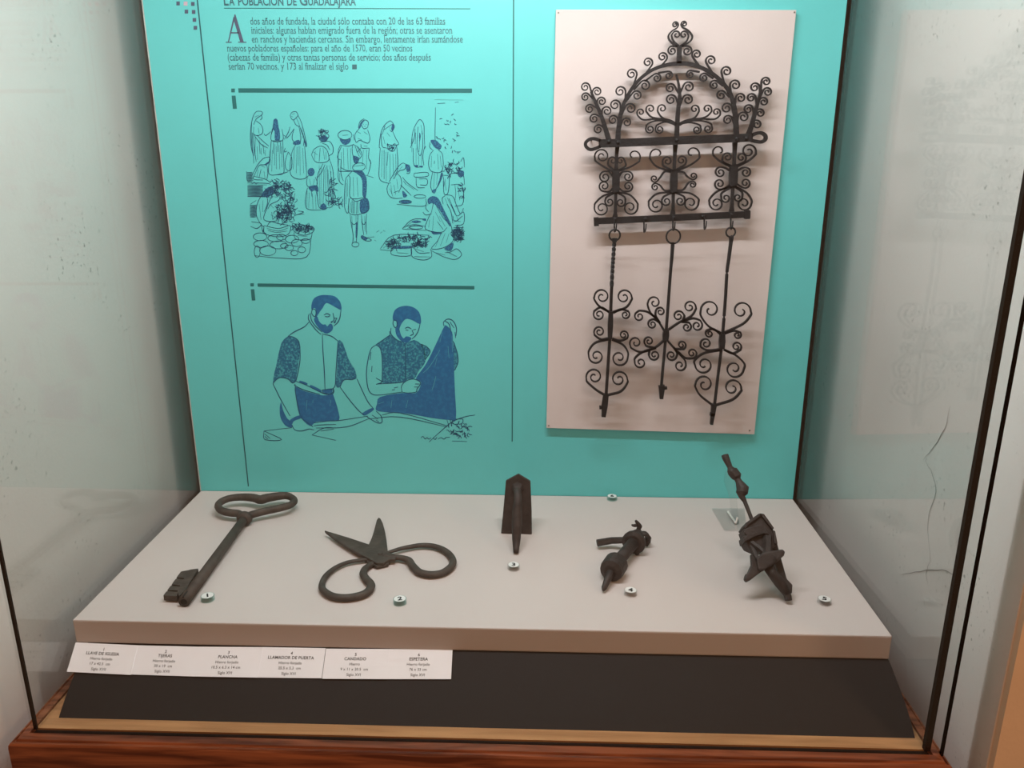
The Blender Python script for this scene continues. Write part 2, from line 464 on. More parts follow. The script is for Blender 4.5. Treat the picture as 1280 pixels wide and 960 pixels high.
for s, xa, xb, y in (
    ('dos años de fundada, la ciudad sólo contaba con 20 de las 63 familias', 313, 556.5, 30.6),
    ('iniciales: algunas habían emigrado fuera de la región; otras se asentaron', 314.3, 565.5, 42.0),
    ('en ranchos y haciendas cercanas. Sin embargo, lentamente irían sumándose', 315, 578.5, 53.2),
    ('nuevos pobladores españoles: para el año de 1570, eran 50 vecinos', 284, 515.5, 64.4),
    ('(cabezas de familia) y otras tantas personas de servicio; dos años después', 285, 538.5, 75.7),
    ('serían 70 vecinos, y 173 al finalizar el siglo', 286, 435.5, 87.0)):
    obj('text_line', panel_text(s, xa, xb, y, 7.6), 'text_ink', panel)
obj('printed_square', rect_px(440.2, 80.6, 446, 86.6), 'text_ink', panel)
# heading in small capitals
hx = 279.5
for s, xa, xb, h in (('L', 279.5, 286, 10.5), ('A', 286.6, 293.5, 8.2), ('POBLACIÓN', 297.5, 355.0, 8.2), ('DE', 359, 371.0, 8.2), ('G', 375, 384.5, 10.5), ('UADALAJARA', 385, 445, 8.2)):
    obj('heading_text', panel_text(s, xa, xb, 6.6, h, bold=0.02), 'text_ink', panel)
# serifed initial A
def poly_px(pts, Y=INK_Y): return [on_y(x, y, Y) for x, y in pts], [tuple(range(len(pts)))]
A_ = [poly_px([(293.0, 18), (294.3, 18), (304.6, 52.2), (300.2, 52.2), (291.9, 24.2)]), poly_px([(291.9, 20.6), (293.2, 24), (286.3, 52.2), (284.9, 52.2)]),
      poly_px([(288.2, 40.2), (298.4, 40.2), (298.8, 41.8), (287.8, 41.8)]), poly_px([(282.2, 52.2), (289.6, 52.2), (289.6, 53.4), (282.2, 53.4)]), poly_px([(297.6, 52.2), (308, 52.2), (308, 53.4), (297.6, 53.4)])]
obj('initial_letter', add(*A_), 'purple', panel)

# ---- drawings: outlines of the printed figures
def strokes(spec, tr, w, closed=False, k=4):
    gs = []
    for s in spec.split(';'):
        p = [tuple(float(t) for t in q.split(',')) for q in s.split()]
        if len(p) < 2: continue
        wp = catmull([on_y(*tr(*q), INK_Y) for q in p], k)
        gs.append(flat_line(wp, [w*0.75*PX, w*PX, w*1.1*PX, w*0.75*PX]))
    return gs
def fills(spec, tr, k=3, Y=INK_Y+0.0001):
    gs = []
    for s in spec.split(';'):
        p = [tuple(float(t) for t in q.split(',')) for q in s.split()]
        if len(p) < 3: continue
        v = catmull([on_y(*tr(*q), Y) for q in p], k, closed=True)
        gs.append((v, [tuple(range(len(v)))]))
    return gs
def ell(cx, cy, rx, ry, rot=0, n=12):
    c, s = math.cos(rot), math.sin(rot)
    pts = [(cx+rx*math.cos(2*math.pi*i/n)*c-ry*math.sin(2*math.pi*i/n)*s, cy+rx*math.cos(2*math.pi*i/n)*s+ry*math.sin(2*math.pi*i/n)*c) for i in range(n+1)]
    return ' '.join('%.1f,%.1f' % p for p in pts)
def scrib(cx, cy, rx, ry, n, ln, rnd):
    out = []
    for i in range(n):
        a = rnd.uniform(0, 6.28); r = math.sqrt(rnd.random())
        x, y = cx+rx*r*math.cos(a), cy+ry*r*math.sin(a); b = rnd.uniform(0, 6.28)
        p = [(x, y)]
        for j in range(3):
            b += rnd.uniform(-1.3, 1.3); x += ln*math.cos(b); y += ln*math.sin(b); p.append((x, y))
        out.append(' '.join('%.1f,%.1f' % q for q in p))
    return ';'.join(out)
def hatch(x0, y0, x1, y1, n):
    return ';'.join('%.1f,%.1f %.1f,%.1f %.1f,%.1f' % (x0, y0+(y1-y0)*i/(n-1), (x0+x1)/2, y0+(y1-y0)*i/(n-1)+1.5, x1, y0+(y1-y0)*i/(n-1)-1) for i in range(n))
T1 = lambda x, y: (290+x/4.129, 110+y/4.13)
T2 = lambda x, y: (300+x/4.0, 340+y/4.0)
R1 = random.Random(5)
W1 = 0.75
market = [  # (lines, fills)
 ('150,120 125,122 108,150 98,200 95,260 100,310 110,350 112,390;150,120 158,128 152,140 125,160 112,190;152,140 155,155 145,165;125,170 150,190 160,220 150,240 125,245 108,235;130,245 160,275 190,300;115,245 150,290 185,310;120,255 118,330 125,380;140,270 145,340;160,290 165,340;105,230 104,300 112,350', ''),
 ('208,210 203,270 262,270 258,212;205,272 262,272;203,272 195,350 190,440 230,448 265,440 268,400 265,340 262,272;215,280 212,340;235,280 236,330;250,280 252,340;200,225 175,245 165,235;262,240 285,255;230,448 265,440 290,432;212,190 210,215 203,240', '215,165 225,158 235,165 240,200 246,225 246,268 222,268 220,225 213,215 212,190'),
 ('300,140 310,125 330,122 340,140 330,155 315,165 305,155 300,140;340,140 355,170 370,220 385,290 380,300 370,250 350,200;318,165 330,190 350,200;300,200 290,230 270,265;320,210 300,240 280,262;320,210 310,260 330,290;330,290 310,330 300,400 305,450 340,470 380,465 385,440;375,300 380,370 385,440;290,330 275,380 280,420 305,420 308,360 290,330;345,200 355,250 352,290;365,230 372,270 368,300;275,310 270,330 285,325', '318,278 345,268 352,290 318,292;372,260 386,292 384,302 374,284'),
 ('190,355 160,365 130,400 105,450;190,355 195,375 170,395 140,400 120,440;180,395 185,440 180,470;110,455 170,470 200,490;120,440 110,470 160,475;150,420 140,460;75,430 80,480 110,478;80,490 180,492 200,500;' + hatch(78, 435, 106, 480, 9) + ';' + hatch(80, 505, 160, 558, 11) + ';' + hatch(92, 605, 126, 665, 12) + ';80,560 160,562;95,600 125,580', '170,393 195,376 194,384 176,400'),
 ('180,540 150,560 130,600 125,650 140,690 165,720;250,555 215,545 195,580 180,620 165,680 230,685 235,640 225,610;250,550 240,580 200,600 185,625;205,640 210,680;150,560 180,565 182,600 165,640;165,720 160,745 150,700;' + scrib(250, 505, 60, 22, 60, 9, R1) + ';' + scrib(290, 600, 36, 70, 60, 9, R1) + ';' + scrib(270, 650, 55, 45, 90, 9, R1) + ';' + scrib(200, 535, 40, 20, 36, 9, R1) + ';320,660 370,640 340,635;310,600 325,545;300,590 312,540;330,655 372,650', '150,560 175,520 205,510 215,540 190,560'),
 ('165,710 170,750 230,768 290,755 300,710 240,725 165,710;180,715 200,690 240,700 290,708;310,700 320,740 370,760 415,745 420,720 360,705 310,700;320,745 330,780 400,782 415,745;' + scrib(362, 722, 48, 16, 70, 7, R1) + ';' + ';'.join(ell(*e) for e in ((145,768,35,20),(225,775,40,18),(150,805,38,18),(240,810,45,20),(310,780,35,20),(185,840,42,25),(130,845,15,30),(295,825,22,14),(335,800,28,18),(360,835,20,15),(322,852,18,13),(255,770,25,15),(270,815,20,12),(380,790,22,12))) + ';115,865 250,878 385,872 410,765;100,690 150,700 130,725 95,715;165,720 160,745 175,750', ''),
 ('445,225 470,218 490,235 500,250 480,275 455,270 445,240;455,280 500,275 520,300 520,335 500,350;465,285 490,295 505,320;410,345 425,315 460,300 490,320 500,370 470,385 430,380 410,345;455,310 450,380;500,360 520,420 525,500 522,600 500,620;470,390 440,460 445,600 470,625 500,615;490,400 500,600;475,420 470,600;510,430 512,590;515,460 518,580;440,465 465,430 480,395;' + scrib(470, 245, 22, 22, 26, 8, R1) + ';' + scrib(510, 540, 10, 70, 20, 12, R1), '458,250 490,250 488,275 470,280 458,270;455,610 475,595 490,622 465,630'),
 ('390,455 385,490 395,510 430,510 440,490 430,460;390,515 380,560 380,610 400,628 460,630;430,515 440,560;410,520 412,560;375,470 395,452;' + scrib(540, 590, 26, 18, 18, 8, R1), '392,425 405,413 420,416 427,432 420,450 402,455 392,442;395,510 438,502 446,535 425,528 410,535'),
 (ell(583, 243, 36, 24) + ';555,258 583,268 612,258;560,295 548,330 550,420 570,430 625,430;565,300 545,350 548,365 560,370;625,290 655,310 670,345 650,370 625,350 620,310 625,290;635,300 655,350;645,300 665,345;550,370 548,460 560,490 575,500;563,370 562,440 575,480;560,410 590,425 630,428;560,295 600,300 625,292;630,355 632,385 650,385', '556,262 583,270 612,262 607,282 585,294 566,284;625,350 655,360 650,385 630,385'),
 (ell(655, 408, 33, 21, -0.15) + ';600,450 585,480 580,600 590,640 600,640 603,570;600,450 610,470 608,560 640,572 680,565;620,430 660,435 680,450;600,450 620,430;608,560 640,585 690,565;605,570 602,640 640,655 690,640 705,620 690,565;620,580 618,645;632,585 630,648;645,585 643,650;610,655 615,700 625,760 622,800;650,655 648,700 645,760 640,800;668,655 672,700 680,760;695,650 692,700 695,755;612,690 630,705 648,690;668,690 680,705 692,690;' + ell(637, 808, 18, 13) + ';670,760 690,770 720,785 700,790 675,780 670,760', '625,428 665,425 685,445 696,480 692,560 674,556 672,480 655,450;662,582 700,570 709,625 685,648 662,640;640,700 648,705 645,760 638,770;668,762 700,775 690,785 668,778'),
 ('655,210 665,180 685,165 703,175 700,205;652,205 660,175 682,158;668,190 680,210 698,205;655,210 635,240 640,280 660,270 700,285 712,260 700,215;665,290 670,310 708,310;708,310 705,360 715,385 710,420 700,450;665,310 650,330;625,240 632,270;712,370 718,390;690,450 730,462', '652,212 664,180 685,166 672,184 662,206'),
 ('830,180 815,170 785,195 768,235 760,300 765,310;830,180 838,200 825,225 815,215;785,215 830,185;770,235 775,300 800,310;830,225 845,260 860,290 830,295 800,290;800,290 810,320 835,325 850,295;765,310 760,400 762,470 800,490 820,490;850,300 855,360 855,420 840,450;785,320 785,470;805,330 800,400;790,195 775,240;' + scrib(828, 305, 16, 12, 12, 7, R1), '828,186 838,198 828,222 822,210'),
 ('925,290 935,220 960,170 975,165 990,190 992,240 995,300;945,210 940,260 920,310;960,200 955,300 970,350 985,300 980,220;970,240 965,330;935,310 940,400 980,408;995,300 985,350 990,400;948,230 945,290;1000,300 990,320', '968,230 974,245 970,275 966,255;940,400 960,398 955,412;965,402 985,402 980,412'),
 ('900,395 880,388 855,410 830,450 810,485;900,395 890,420 860,430 835,470;900,440 915,440 920,420;850,440 870,460 875,500 860,540;810,490 800,520 810,555 840,570 880,568;880,460 905,490 960,530;870,500 890,520 925,555;850,600 990,610 1000,570;835,540 860,530;885,480 900,500;' + ell(895, 588, 32, 9) + ';' + ell(970, 560, 30, 9) + ';940,440 1005,435 1010,455 945,460 940,440;950,460 955,510 995,515;965,470 1005,470 1005,500 970,500', '895,395 915,398 921,418 908,436 898,420;870,582 920,584 918,594 880,594;880,530 905,555 885,565'),
 ('1022,280 1020,305 1035,320;1040,320 1020,350 1015,400 1030,430 1075,435 1090,400 1085,340 1065,320;1035,435 1025,500 1035,540;1080,435 1075,480 1050,525;1085,435 1095,490 1090,520;1045,375 1044,392;' + scrib(1120, 250, 70, 110, 26, 5, R1) + ';1050,100 1048,250 1050,270;1060,80 1100,78;1150,75 1170,72', '1025,270 1050,268 1070,285 1082,300 1072,318 1050,310 1033,290;1080,437 1086,450 1076,485 1052,525 1068,480;1030,530 1055,520 1045,545'),
 ('1130,500 1180,500 1195,540 1190,600 1150,610;1090,450 1120,460 1115,540 1095,545 1090,480;1130,440 1190,445 1200,500;1180,380 1195,360 1200,410;' + scrib(1140, 420, 50, 35, 46, 8, R1) + ';' + scrib(1190, 530, 12, 30, 14, 7, R1), '1165,430 1195,428 1195,455 1170,458'),
 ('1100,555 1085,570 1090,600;1100,550 1140,560 1160,610 1180,650 1195,620;1130,600 1160,660 1195,640 1195,700 1150,710;1120,570 1150,640;1110,600 1130,640 1140,700;1140,660 1150,690 1190,660;' + scrib(1168, 755, 26, 36, 90, 7, R1) + ';' + hatch(1143, 720, 1196, 780, 8), ''),
 ('1005,590 1000,620 1015,640;1030,640 1010,680 1000,730 1080,745 1110,720;1055,610 1090,670 1130,710 1135,750;1060,690 1090,730;1080,750 1060,790 1030,830 1090,825 1140,790 1135,740;1030,840 1090,870 1150,885 1185,860 1160,830 1130,845 1100,850;1110,845 1160,870;1015,735 1040,745 1085,750;985,640 1000,655 1030,650;1040,590 1030,640', '1010,575 1035,558 1065,570 1090,620 1115,670 1130,702 1122,712 1085,652 1055,608 1030,595 1015,600;1095,830 1142,798 1132,840;1030,738 1060,745 1085,752 1040,756'),
 ('765,830 835,760 1020,760;765,835 830,840;830,820 825,860 920,865 925,815;925,800 930,870 990,888 1030,870 1025,830;925,800 960,850 1020,850;880,725 930,680 1000,675;880,728 1000,735;' + scrib(830, 805, 34, 26, 60, 7, R1) + ';' + scrib(940, 775, 80, 14, 70, 7, R1) + ';' + scrib(975, 805, 44, 14, 60, 7, R1) + ';900,715 940,705 1000,715;' + ell(950, 720, 35, 8), '925,690 950,683 978,690 950,698;832,820 922,815 920,828 840,830;980,680 1000,676 1000,686'),
]
market_detail = ('700,772 735,768;745,745 760,735;765,750 775,742;780,735 790,740;735,785 745,790;102,180 100,260 106,330;112,200 110,280 118,345;130,300 132,370;150,310 152,345;170,320 172,350;118,150 140,140;135,205 140,235;'
 '222,290 220,400;228,300 230,420;243,295 246,420;256,300 258,410;200,300 196,400;208,320 205,430;'
 '322,310 316,420;335,305 332,440;350,300 352,450;365,310 370,440;342,300 342,400;330,150 345,185 362,240;360,200 366,260;310,135 325,132;305,145 315,150;'
 '135,420 128,460;150,400 170,410;165,430 170,465;85,500 180,500;100,485 105,495 115,486 125,496 135,487;'
 '140,600 150,680;160,580 158,640;195,600 215,620;212,560 235,565;200,655 220,665;'
 '185,735 230,745 285,738;180,725 240,738 290,722;330,725 370,745 412,730;335,760 390,768;'
 '450,400 452,600;460,410 458,610;482,410 486,610;495,420 505,560;505,400 517,520;420,330 440,345;430,325 425,370;470,310 478,370;485,330 485,370;'
 '388,530 386,615;398,540 396,620;415,545 418,625;430,550 434,625;400,470 405,500;425,470 420,500;'
 '565,330 563,410;575,310 578,420;595,310 600,420;612,310 612,420;570,245 600,242;640,320 660,358;556,440 556,480;'
 '590,490 588,600;595,470 596,560;625,460 628,560;645,460 650,560;612,590 610,640;626,585 624,648;650,590 650,645;618,660 622,720;640,660 640,720;620,720 628,790;685,660 686,740;620,405 680,398;'
 '645,225 665,235;680,225 700,240;650,260 670,268;680,300 700,300;678,320 672,400;695,320 694,420;676,186 680,190;690,186 694,190;682,198 690,198;'
 '775,320 772,460;795,330 796,480;815,340 816,480;830,340 834,470;845,340 846,430;780,250 790,290;800,230 815,250;812,205 818,208;'
 '930,260 928,330;950,310 950,395;962,350 964,400;978,340 978,395;975,190 984,240;'
 '820,500 826,550;835,500 845,550;850,470 856,520;815,520 830,560;905,500 940,525;865,420 880,405;905,422 910,424;'
 '1030,350 1028,410;1060,340 1066,420;1075,350 1080,410;1045,440 1040,520;1060,440 1056,500;1024,292 1028,294;'
 '1020,680 1015,720;1040,660 1035,735;1070,660 1100,715;1050,640 1075,690;1070,770 1050,820;1100,750 1075,815;1120,750 1105,800;1050,850 1100,862;1008,602 1012,605;'
 '1100,570 1120,620;1110,565 1140,625;1150,500 1155,540 1150,590;1165,505 1175,580;1100,470 1105,530;1135,680 1180,690;1150,640 1170,690;'
 '780,828 840,775;800,825 850,780;850,850 910,855;940,870 1020,872;945,830 990,845;890,720 930,690;905,725 950,705')
dm = obj('market_drawing', add(*(strokes('1045,60 1195,62', T1, 0.3))), 'text_ink', panel)
for ln, fl in market:
    obj('printed_figure', add(*strokes(ln, T1, W1)), 'navy', dm, kind='stuff')
    for g in (fills(fl, T1) if fl else []): obj('printed_patch', g, 'navy_m', dm)
obj('printed_figure', add(*strokes(market_detail, T1, 0.5)), 'navy', dm, kind='stuff')

table_l = '120,795 260,778;120,795 125,838 208,838 120,795;125,810 150,832;124,822 140,836;370,755 440,745 500,742 640,720;380,780 530,775 640,735;360,815 420,780 480,780;360,815 480,842;710,715 800,705 1040,770;640,735 800,725 1035,775;370,770 400,765 480,762;405,795 470,785;1035,740 1045,775;1050,738 1060,770;1078,735 1110,735;945,850 1000,800 1060,750 1120,725 1175,715;1060,845 1135,848;' + scrib(1090, 790, 55, 40, 40, 8, R1) + ';905,830 915,822 925,835 935,828 945,836 955,828;965,826 975,838 985,826;990,836 1005,828 1020,836 1030,828 1050,826'
dt = obj('tailors_drawing', add(*strokes(table_l, T2, 1.0)), 'blue_line', panel)
def fig(name, spec_fill, spec_mott, spec_line, spec_crease=''):
    o = obj(name, add(*strokes(spec_line, T2, 1.15)), 'blue_line', dt)
    return o
f1_line = '362,185 358,205 370,222 380,215 378,190 362,185;420,215 435,208 452,216;424,222 440,224 450,218;470,232 486,230;465,205 470,240 455,250 462,254;505,190 500,225 490,250 470,270;485,230 470,255 480,248;345,210 342,235 360,265 385,295 405,312;352,205 357,240 377,270 410,300;345,250 320,275 270,300 240,322;410,310 455,320 490,345;300,370 300,440 290,500 280,545;412,315 415,400 422,500 425,590;490,345 485,420 480,500 475,570 450,590;275,545 330,565 400,600 440,612 465,600 465,585;270,565 320,590 400,612;410,590 465,585 462,610 420,605 410,590;240,322 265,325 292,345 300,380;165,560 180,590 205,640 250,720;275,560 280,620 290,670 300,710;260,765 275,790 310,795 345,785 370,790;305,730 340,755 365,775;585,535 610,590 640,650 665,680;500,575 540,630 590,690 620,715;630,720 660,740 690,755 710,750 705,720 680,695;660,715 690,735;680,740 695,750;165,560 175,545 200,528 240,535 262,555 280,545;500,575 520,540 560,538 582,530'
f1_blue = '358,190 358,160 370,132 400,117 435,115 475,122 500,148 508,178 503,190 470,172 432,155 412,182 395,205 383,225 375,225 380,190 370,180;378,222 388,225 395,245 412,262 428,262 436,272 450,258 462,265 464,285 452,300 430,308 405,292 382,265 370,240;275,575 320,595 400,615 440,615 460,605 475,640 490,690 495,740 440,745 380,750 350,770 305,730 290,690 280,630;205,650 215,690 235,730 250,745 262,775 230,770 205,735 198,690;250,740 285,720 305,718 308,730 270,745 260,762;612,705 660,680 668,690 625,718;300,543 335,555 333,564 300,552;355,565 405,590 400,600 355,577;412,592 440,588 462,588 455,606 425,604'
f1_mott = '240,322 265,325 292,345 300,380 295,440 285,500 280,545 262,555 240,535 200,528 175,545 165,560 168,520 180,470 195,400 210,350;490,345 510,350 525,385 545,440 575,490 582,530 560,538 520,540 500,575 480,570 485,500 487,420'
f2_line = '768,240 765,260 775,278 785,270 783,245 768,240;900,260 893,290 880,315 860,335;825,282 840,276 857,285;828,290 842,292;865,290 880,286;860,290 866,310 850,318;755,280 755,310 785,340 820,352;748,296 750,318;750,315 715,340 680,365;680,365 655,385 640,440 632,510 640,580 660,610 700,615 810,600;680,365 700,380 710,420 712,480 710,550;680,530 710,550 680,562;690,560 760,555 820,550;825,360 828,450 825,540;810,600 808,570 830,545 865,535 895,545 902,560 885,585 880,600 840,605 810,600;875,560 897,560;870,575 890,575;905,360 935,375 950,400 925,440;1020,270 1018,250 1040,235 1065,245 1082,280 1080,320;1025,245 1045,260 1055,300;1050,250 1070,280;1075,300 1078,330;1065,345 1085,400 1090,450 1075,490;655,400 650,440;660,470 658,500;770,580 790,575;760,590 775,588'
f2_blue = '765,240 765,215 775,190 800,174 835,169 870,178 895,200 905,235 900,260 860,240 830,235 810,255 800,275 795,290 785,285 785,250;778,280 795,285 805,315 818,332 830,322 850,325 856,335 838,353 815,350 795,335 780,310;1020,275 1035,270 1060,300 1065,350 1068,420 1070,490 1075,600 1080,735 1050,740 960,730 850,710 790,705 720,700 680,690 685,660 700,625 810,605 880,605 905,560 900,545 880,530 930,460 980,360'
f2_mott = '680,362 715,340 752,315 780,335 825,355 870,340 905,360 925,390 928,440 915,470 890,500 875,530 840,535 815,552 760,558 712,552 712,480 710,420 700,380;1068,350 1085,400 1090,450 1075,490 1068,480;905,360 935,375 950,400 925,440 918,400'
f2_crease = '1000,390 950,470 915,505;980,520 970,560 960,590;1010,300 1000,350;1040,370 1045,430;1060,320 1062,400;985,430 975,470;690,660 720,650;760,640 755,680;840,640 830,680'
f1_crease = '335,640 332,690;455,640 450,670;365,640 364,655'
for bl, mo, ln, cr in ((f1_blue, f1_mott, f1_line, f1_crease), (f2_blue, f2_mott, f2_line, f2_crease)):
    for g in fills(mo, T2, Y=INK_Y+0.0002): obj('printed_patch', g, 'mott', dt)
    for g in fills(bl, T2): obj('printed_patch', g, 'blue', dt)
    obj('printed_figure', add(*strokes(ln, T2, 1.15)), 'blue_line', dt, kind='stuff')
    obj('printed_figure', add(*[([v-Vector((0, 0.0002, 0)) for v in g[0]], g[1]) for g in strokes(cr, T2, 0.6)]), 'crease', dt, kind='stuff')

# ------------------------------------------------------------------ white backing board
BY = -0.012
bp = [on_y(x, y, BY) for x, y in ((695, 12), (995.5, 12.5), (943, 543), (683, 535))]
board = thing('display_board', 'off-white rectangular board with the iron rack mounted on it', 'board', (bp[2].x, BY+0.006, bp[2].z))
obj('board_sheet', prism(bp, (0, 0.0112, 0)), 'board', board, bevel=0.0006)
for x, y in ((993, 15.5), (937, 538), (686, 532), (698, 16)):
    p = on_y(x, y, BY)
    obj('nail_head', tube([p+Vector((0, 0.002, 0)), p+Vector((0, -0.0012, 0))], 0.0016, 8), 'nail', board)

# ------------------------------------------------------------------ wrought iron rack
Z6 = lambda x, y: (720+x/4.923, 20+y/4.923)
Z7 = lambda x, y: (720+x/4.923, 170+y/4.923)
Z8 = lambda x, y: (720+x/4.8, 340+y/4.8)
YR, YX = -0.038, -0.049
def xz(tr, Y): 
    def g(p):
        w = on_y(*tr(*p), Y); return Vector((w.x, w.z))
    return g
def scroll_pts(way, c, R, hand, turns=1.45):
    """way: start point and way points; then a spiral about c with first radius R; screen coordinates"""
    s = 1 if hand == 'c' else -1
    w = Vector(way[-1]); c = Vector(c); d = (w-c).length; ph = math.atan2(w.y-c.y, w.x-c.x)
    if d <= R*1.02: th = ph; R0 = min(d, R) if d > R*0.8 else R
    else:
        al = math.acos(R/d); th = ph+al; R0 = R
        for cand in (ph+al, ph-al):
            T = c+Vector((math.cos(cand), math.sin(cand)))*R
            vel = Vector((-math.sin(cand), math.cos(cand)))*s
            if (T-w).dot(vel) > 0: th = cand
    sp = []
    n = int(turns*20)
    for i in range(n+1):
        t = i/n; a = th+s*t*turns*2*math.pi
        r = R0*(1-0.80*t**1.15)
        sp.append(c+Vector((math.cos(a), math.sin(a)))*r)
    lead = [Vector(p) for p in way]
    head = catmull(lead+sp[:3], 5)[:-1] if d > R*1.02 or len(lead) > 1 else lead
    # drop the catmull samples past the first spiral point
    cut = len(lead)*5
    return head[:cut]+sp
def scroll(tr, way, c, R, hand, Y, parent, hw=(0.0016, 0.00125, 0.00105, 0.0010), depth=0.006, turns=1.5, m='iron'):
    g = xz(tr, Y); pts = [g(p) for p in scroll_pts(way, c, R, hand, turns)]
    return obj('scroll', strap(pts, list(hw), Y, depth), m, parent)
def bar(tr, pts, hwpx, Y, depth, name, parent, k=5, scale=4.923, m='iron'):
    g = xz(tr, Y); p = [g((q.x, q.y)) for q in catmull([Vector(a) for a in pts], k)]
    hw = [h/scale*0.00165 for h in hwpx] if isinstance(hwpx, (list, tuple)) else hwpx/scale*0.00165
    return obj(name, strap(p, hw, Y, depth), m, parent)

base = on_y(846, 290, YR)
rack = thing('wrought_iron_rack', 'black wrought iron hanging rack with arched scrollwork crest on the white board', 'rack', (base.x, YR, base.z))
cross = bar(Z6, [(140, 785), (380, 777), (620, 766), (860, 757), (1085, 748)], 22, YX, 0.009, 'crossbar', rack)
g6 = xz(Z6, YX)
for pts in ([(150, 768), (120, 757), (88, 757), (62, 776), (60, 800), (82, 820), (112, 818), (150, 802)],
            [(1080, 735), (1110, 722), (1140, 720), (1164, 736), (1164, 760), (1140, 775), (1110, 772), (1080, 766)]):
    obj('end_loop', strap([g6((q.x, q.y)) for q in catmull([Vector(p) for p in pts], 5)], 0.0030, YX, 0.009), 'iron', cross)
for x, y in ((203, 772), (258, 776), (620, 764), (1048, 752), (990, 756)):
    p = on_y(*Z6(x, y), YX-0.0045)
    obj('rivet', tube([p+Vector((0, 0.001, 0)), p+Vector((0, -0.002, 0)), p+Vector((0, -0.003, 0))], [0.0036, 0.0034, 0.0016], 10), 'iron', cross, smooth=True)
for x, y in ((97, 788), (1132, 748)):      # wall pins that carry the rack in its end loops
    p = on_y(*Z6(x, y), YX); q = g6((x, y))
    obj('mounting_pin', tube([Vector((p.x, BY-0.0001, p.z+0.0075)), Vector((p.x, YX-0.003, p.z+0.0075))], 0.0016, 8), 'iron', rack)
arch = bar(Z6, [(256, 790), (262, 690), (275, 600), (300, 525), (345, 445), (400, 382), (470, 332), (550, 303), (635, 292), (700, 297), (770, 318), (840, 356), (900, 408), (945, 470), (970, 545), (982, 630), (988, 780)],
           [15, 12, 10, 9, 9, 9, 9, 11, 10, 9, 9, 9, 10, 12, 15], YR, 0.007, 'arch', rack)
for b, c, R in (((262, 695), (228, 640), 30), ((272, 610), (240, 548), 33), ((303, 520), (272, 465), 33), ((352, 432), (342, 357), 33), ((425, 358), (442, 286), 30), ((520, 312), (532, 252), 30)):
    scroll(Z6, [b], c, R, 'a', YR, arch)
for b, c, R in (((765, 318), (742, 236), 29), ((845, 360), (830, 274), 32), ((912, 420), (926, 341), 32), ((955, 490), (980, 425), 33), ((975, 570), (1013, 505), 30), ((988, 690), (1030, 622), 33)):
    scroll(Z6, [b], c, R, 'c', YR, arch)
for b, c, R in (((264, 715), (312, 655), 29), ((273, 625), (335, 570), 33), ((305, 530), (374, 490), 30), ((355, 455), (424, 428), 33), ((425, 400), (497, 382), 28), ((505, 350), (570, 366), 25)):
    scroll(Z6, [b], c, R, 'c', YR, arch)
for b, c, R in (((760, 345), (703, 360), 25), ((845, 385), (787, 380), 28), ((905, 430), (850, 425), 29), ((945, 500), (893, 488), 30), ((970, 600), (927, 568), 33), ((985, 700), (934, 640), 30)):
    scroll(Z6, [b], c, R, 'a', YR, arch)
fin = bar(Z6, [(633, 292), (635, 240), (636, 186)], [14, 12, 13], YR, 0.007, 'finial_post', rack)
scroll(Z6, [(630, 188), (600, 186)], (592, 214), 29, 'a', YR, fin)
scroll(Z6, [(642, 188), (675, 184)], (684, 215), 30, 'c', YR, fin)
scroll(Z6, [(632, 186), (600, 155), (588, 122)], (618, 116), 25, 'c', YR, fin, turns=1.2)
scroll(Z6, [(640, 186), (678, 158), (692, 125)], (664, 116), 25, 'a', YR, fin, turns=1.2)
scroll(Z6, [(626, 190), (582, 158), (568, 125), (588, 95), (618, 76)], (610, 54), 20, 'a', YR, fin)
scroll(Z6, [(646, 188), (700, 158), (715, 125), (690, 90), (658, 72)], (665, 50), 19, 'c', YR, fin)
wing = bar(Z6, [(205, 775), (180, 690), (150, 600), (115, 520), (92, 465)], [15, 12, 10, 8, 6], YR, 0.007, 'side_branch', rack)
for b, c, R in (((98, 480), (57, 438), 28), ((112, 520), (58, 499), 26), ((135, 570), (84, 572), 28), ((155, 625), (111, 632), 28), ((182, 700), (137, 698), 29)): scroll(Z6, [b], c, R, 'a', YR, wing)
for b, c, R in (((98, 500), (130, 466), 28), ((128, 560), (158, 526), 28), ((158, 640), (190, 586), 30)): scroll(Z6, [b], c, R, 'c', YR, wing)
wing = bar(Z6, [(1050, 760), (1075, 690), (1100, 600), (1122, 520), (1138, 450)], [15, 12, 10, 8, 6], YR, 0.007, 'side_branch', rack)
for b, c, R in (((1138, 450), (1169, 404), 28), ((1128, 510), (1178, 468), 28), ((1112, 570), (1154, 528), 28), ((1098, 635), (1133, 598), 28), ((1078, 705), (1112, 668), 30)): scroll(Z6, [b], c, R, 'c', YR, wing)
for b, c, R in (((1132, 490), (1100, 440), 30), ((1112, 560), (1078, 504), 28), ((1096, 620), (1060, 574), 30)): scroll(Z6, [b], c, R, 'a', YR, wing)
stem = bar(Z6, [(619, 790), (622, 680), (630, 560), (638, 500), (633, 430), (617, 360)], [13, 12, 10, 9, 6, 4], YR, 0.007, 'centre_stem', rack)
scroll(Z6, [(634, 480)], (580, 445), 30, 'a', YR, stem); scroll(Z6, [(634, 560)], (584, 515), 33, 'a', YR, stem)
scroll(Z6, [(638, 480)], (693, 437), 33, 'c', YR, stem); scroll(Z6, [(636, 560)], (688, 515), 33, 'c', YR, stem)
bough = bar(Z6, [(614, 668), (575, 645), (520, 634), (450, 636)], [9, 8, 6, 4], YR, 0.007, 'side_bough', rack)
scroll(Z6, [(460, 637), (410, 638), (382, 615)], (398, 593), 24, 'c', YR, bough, turns=1.2)
scroll(Z6, [(530, 636), (465, 622), (434, 590)], (458, 572), 27, 'c', YR, bough, turns=1.2)
scroll(Z6, [(585, 650), (530, 625), (504, 590)], (530, 570), 27, 'c', YR, bough, turns=1.2)
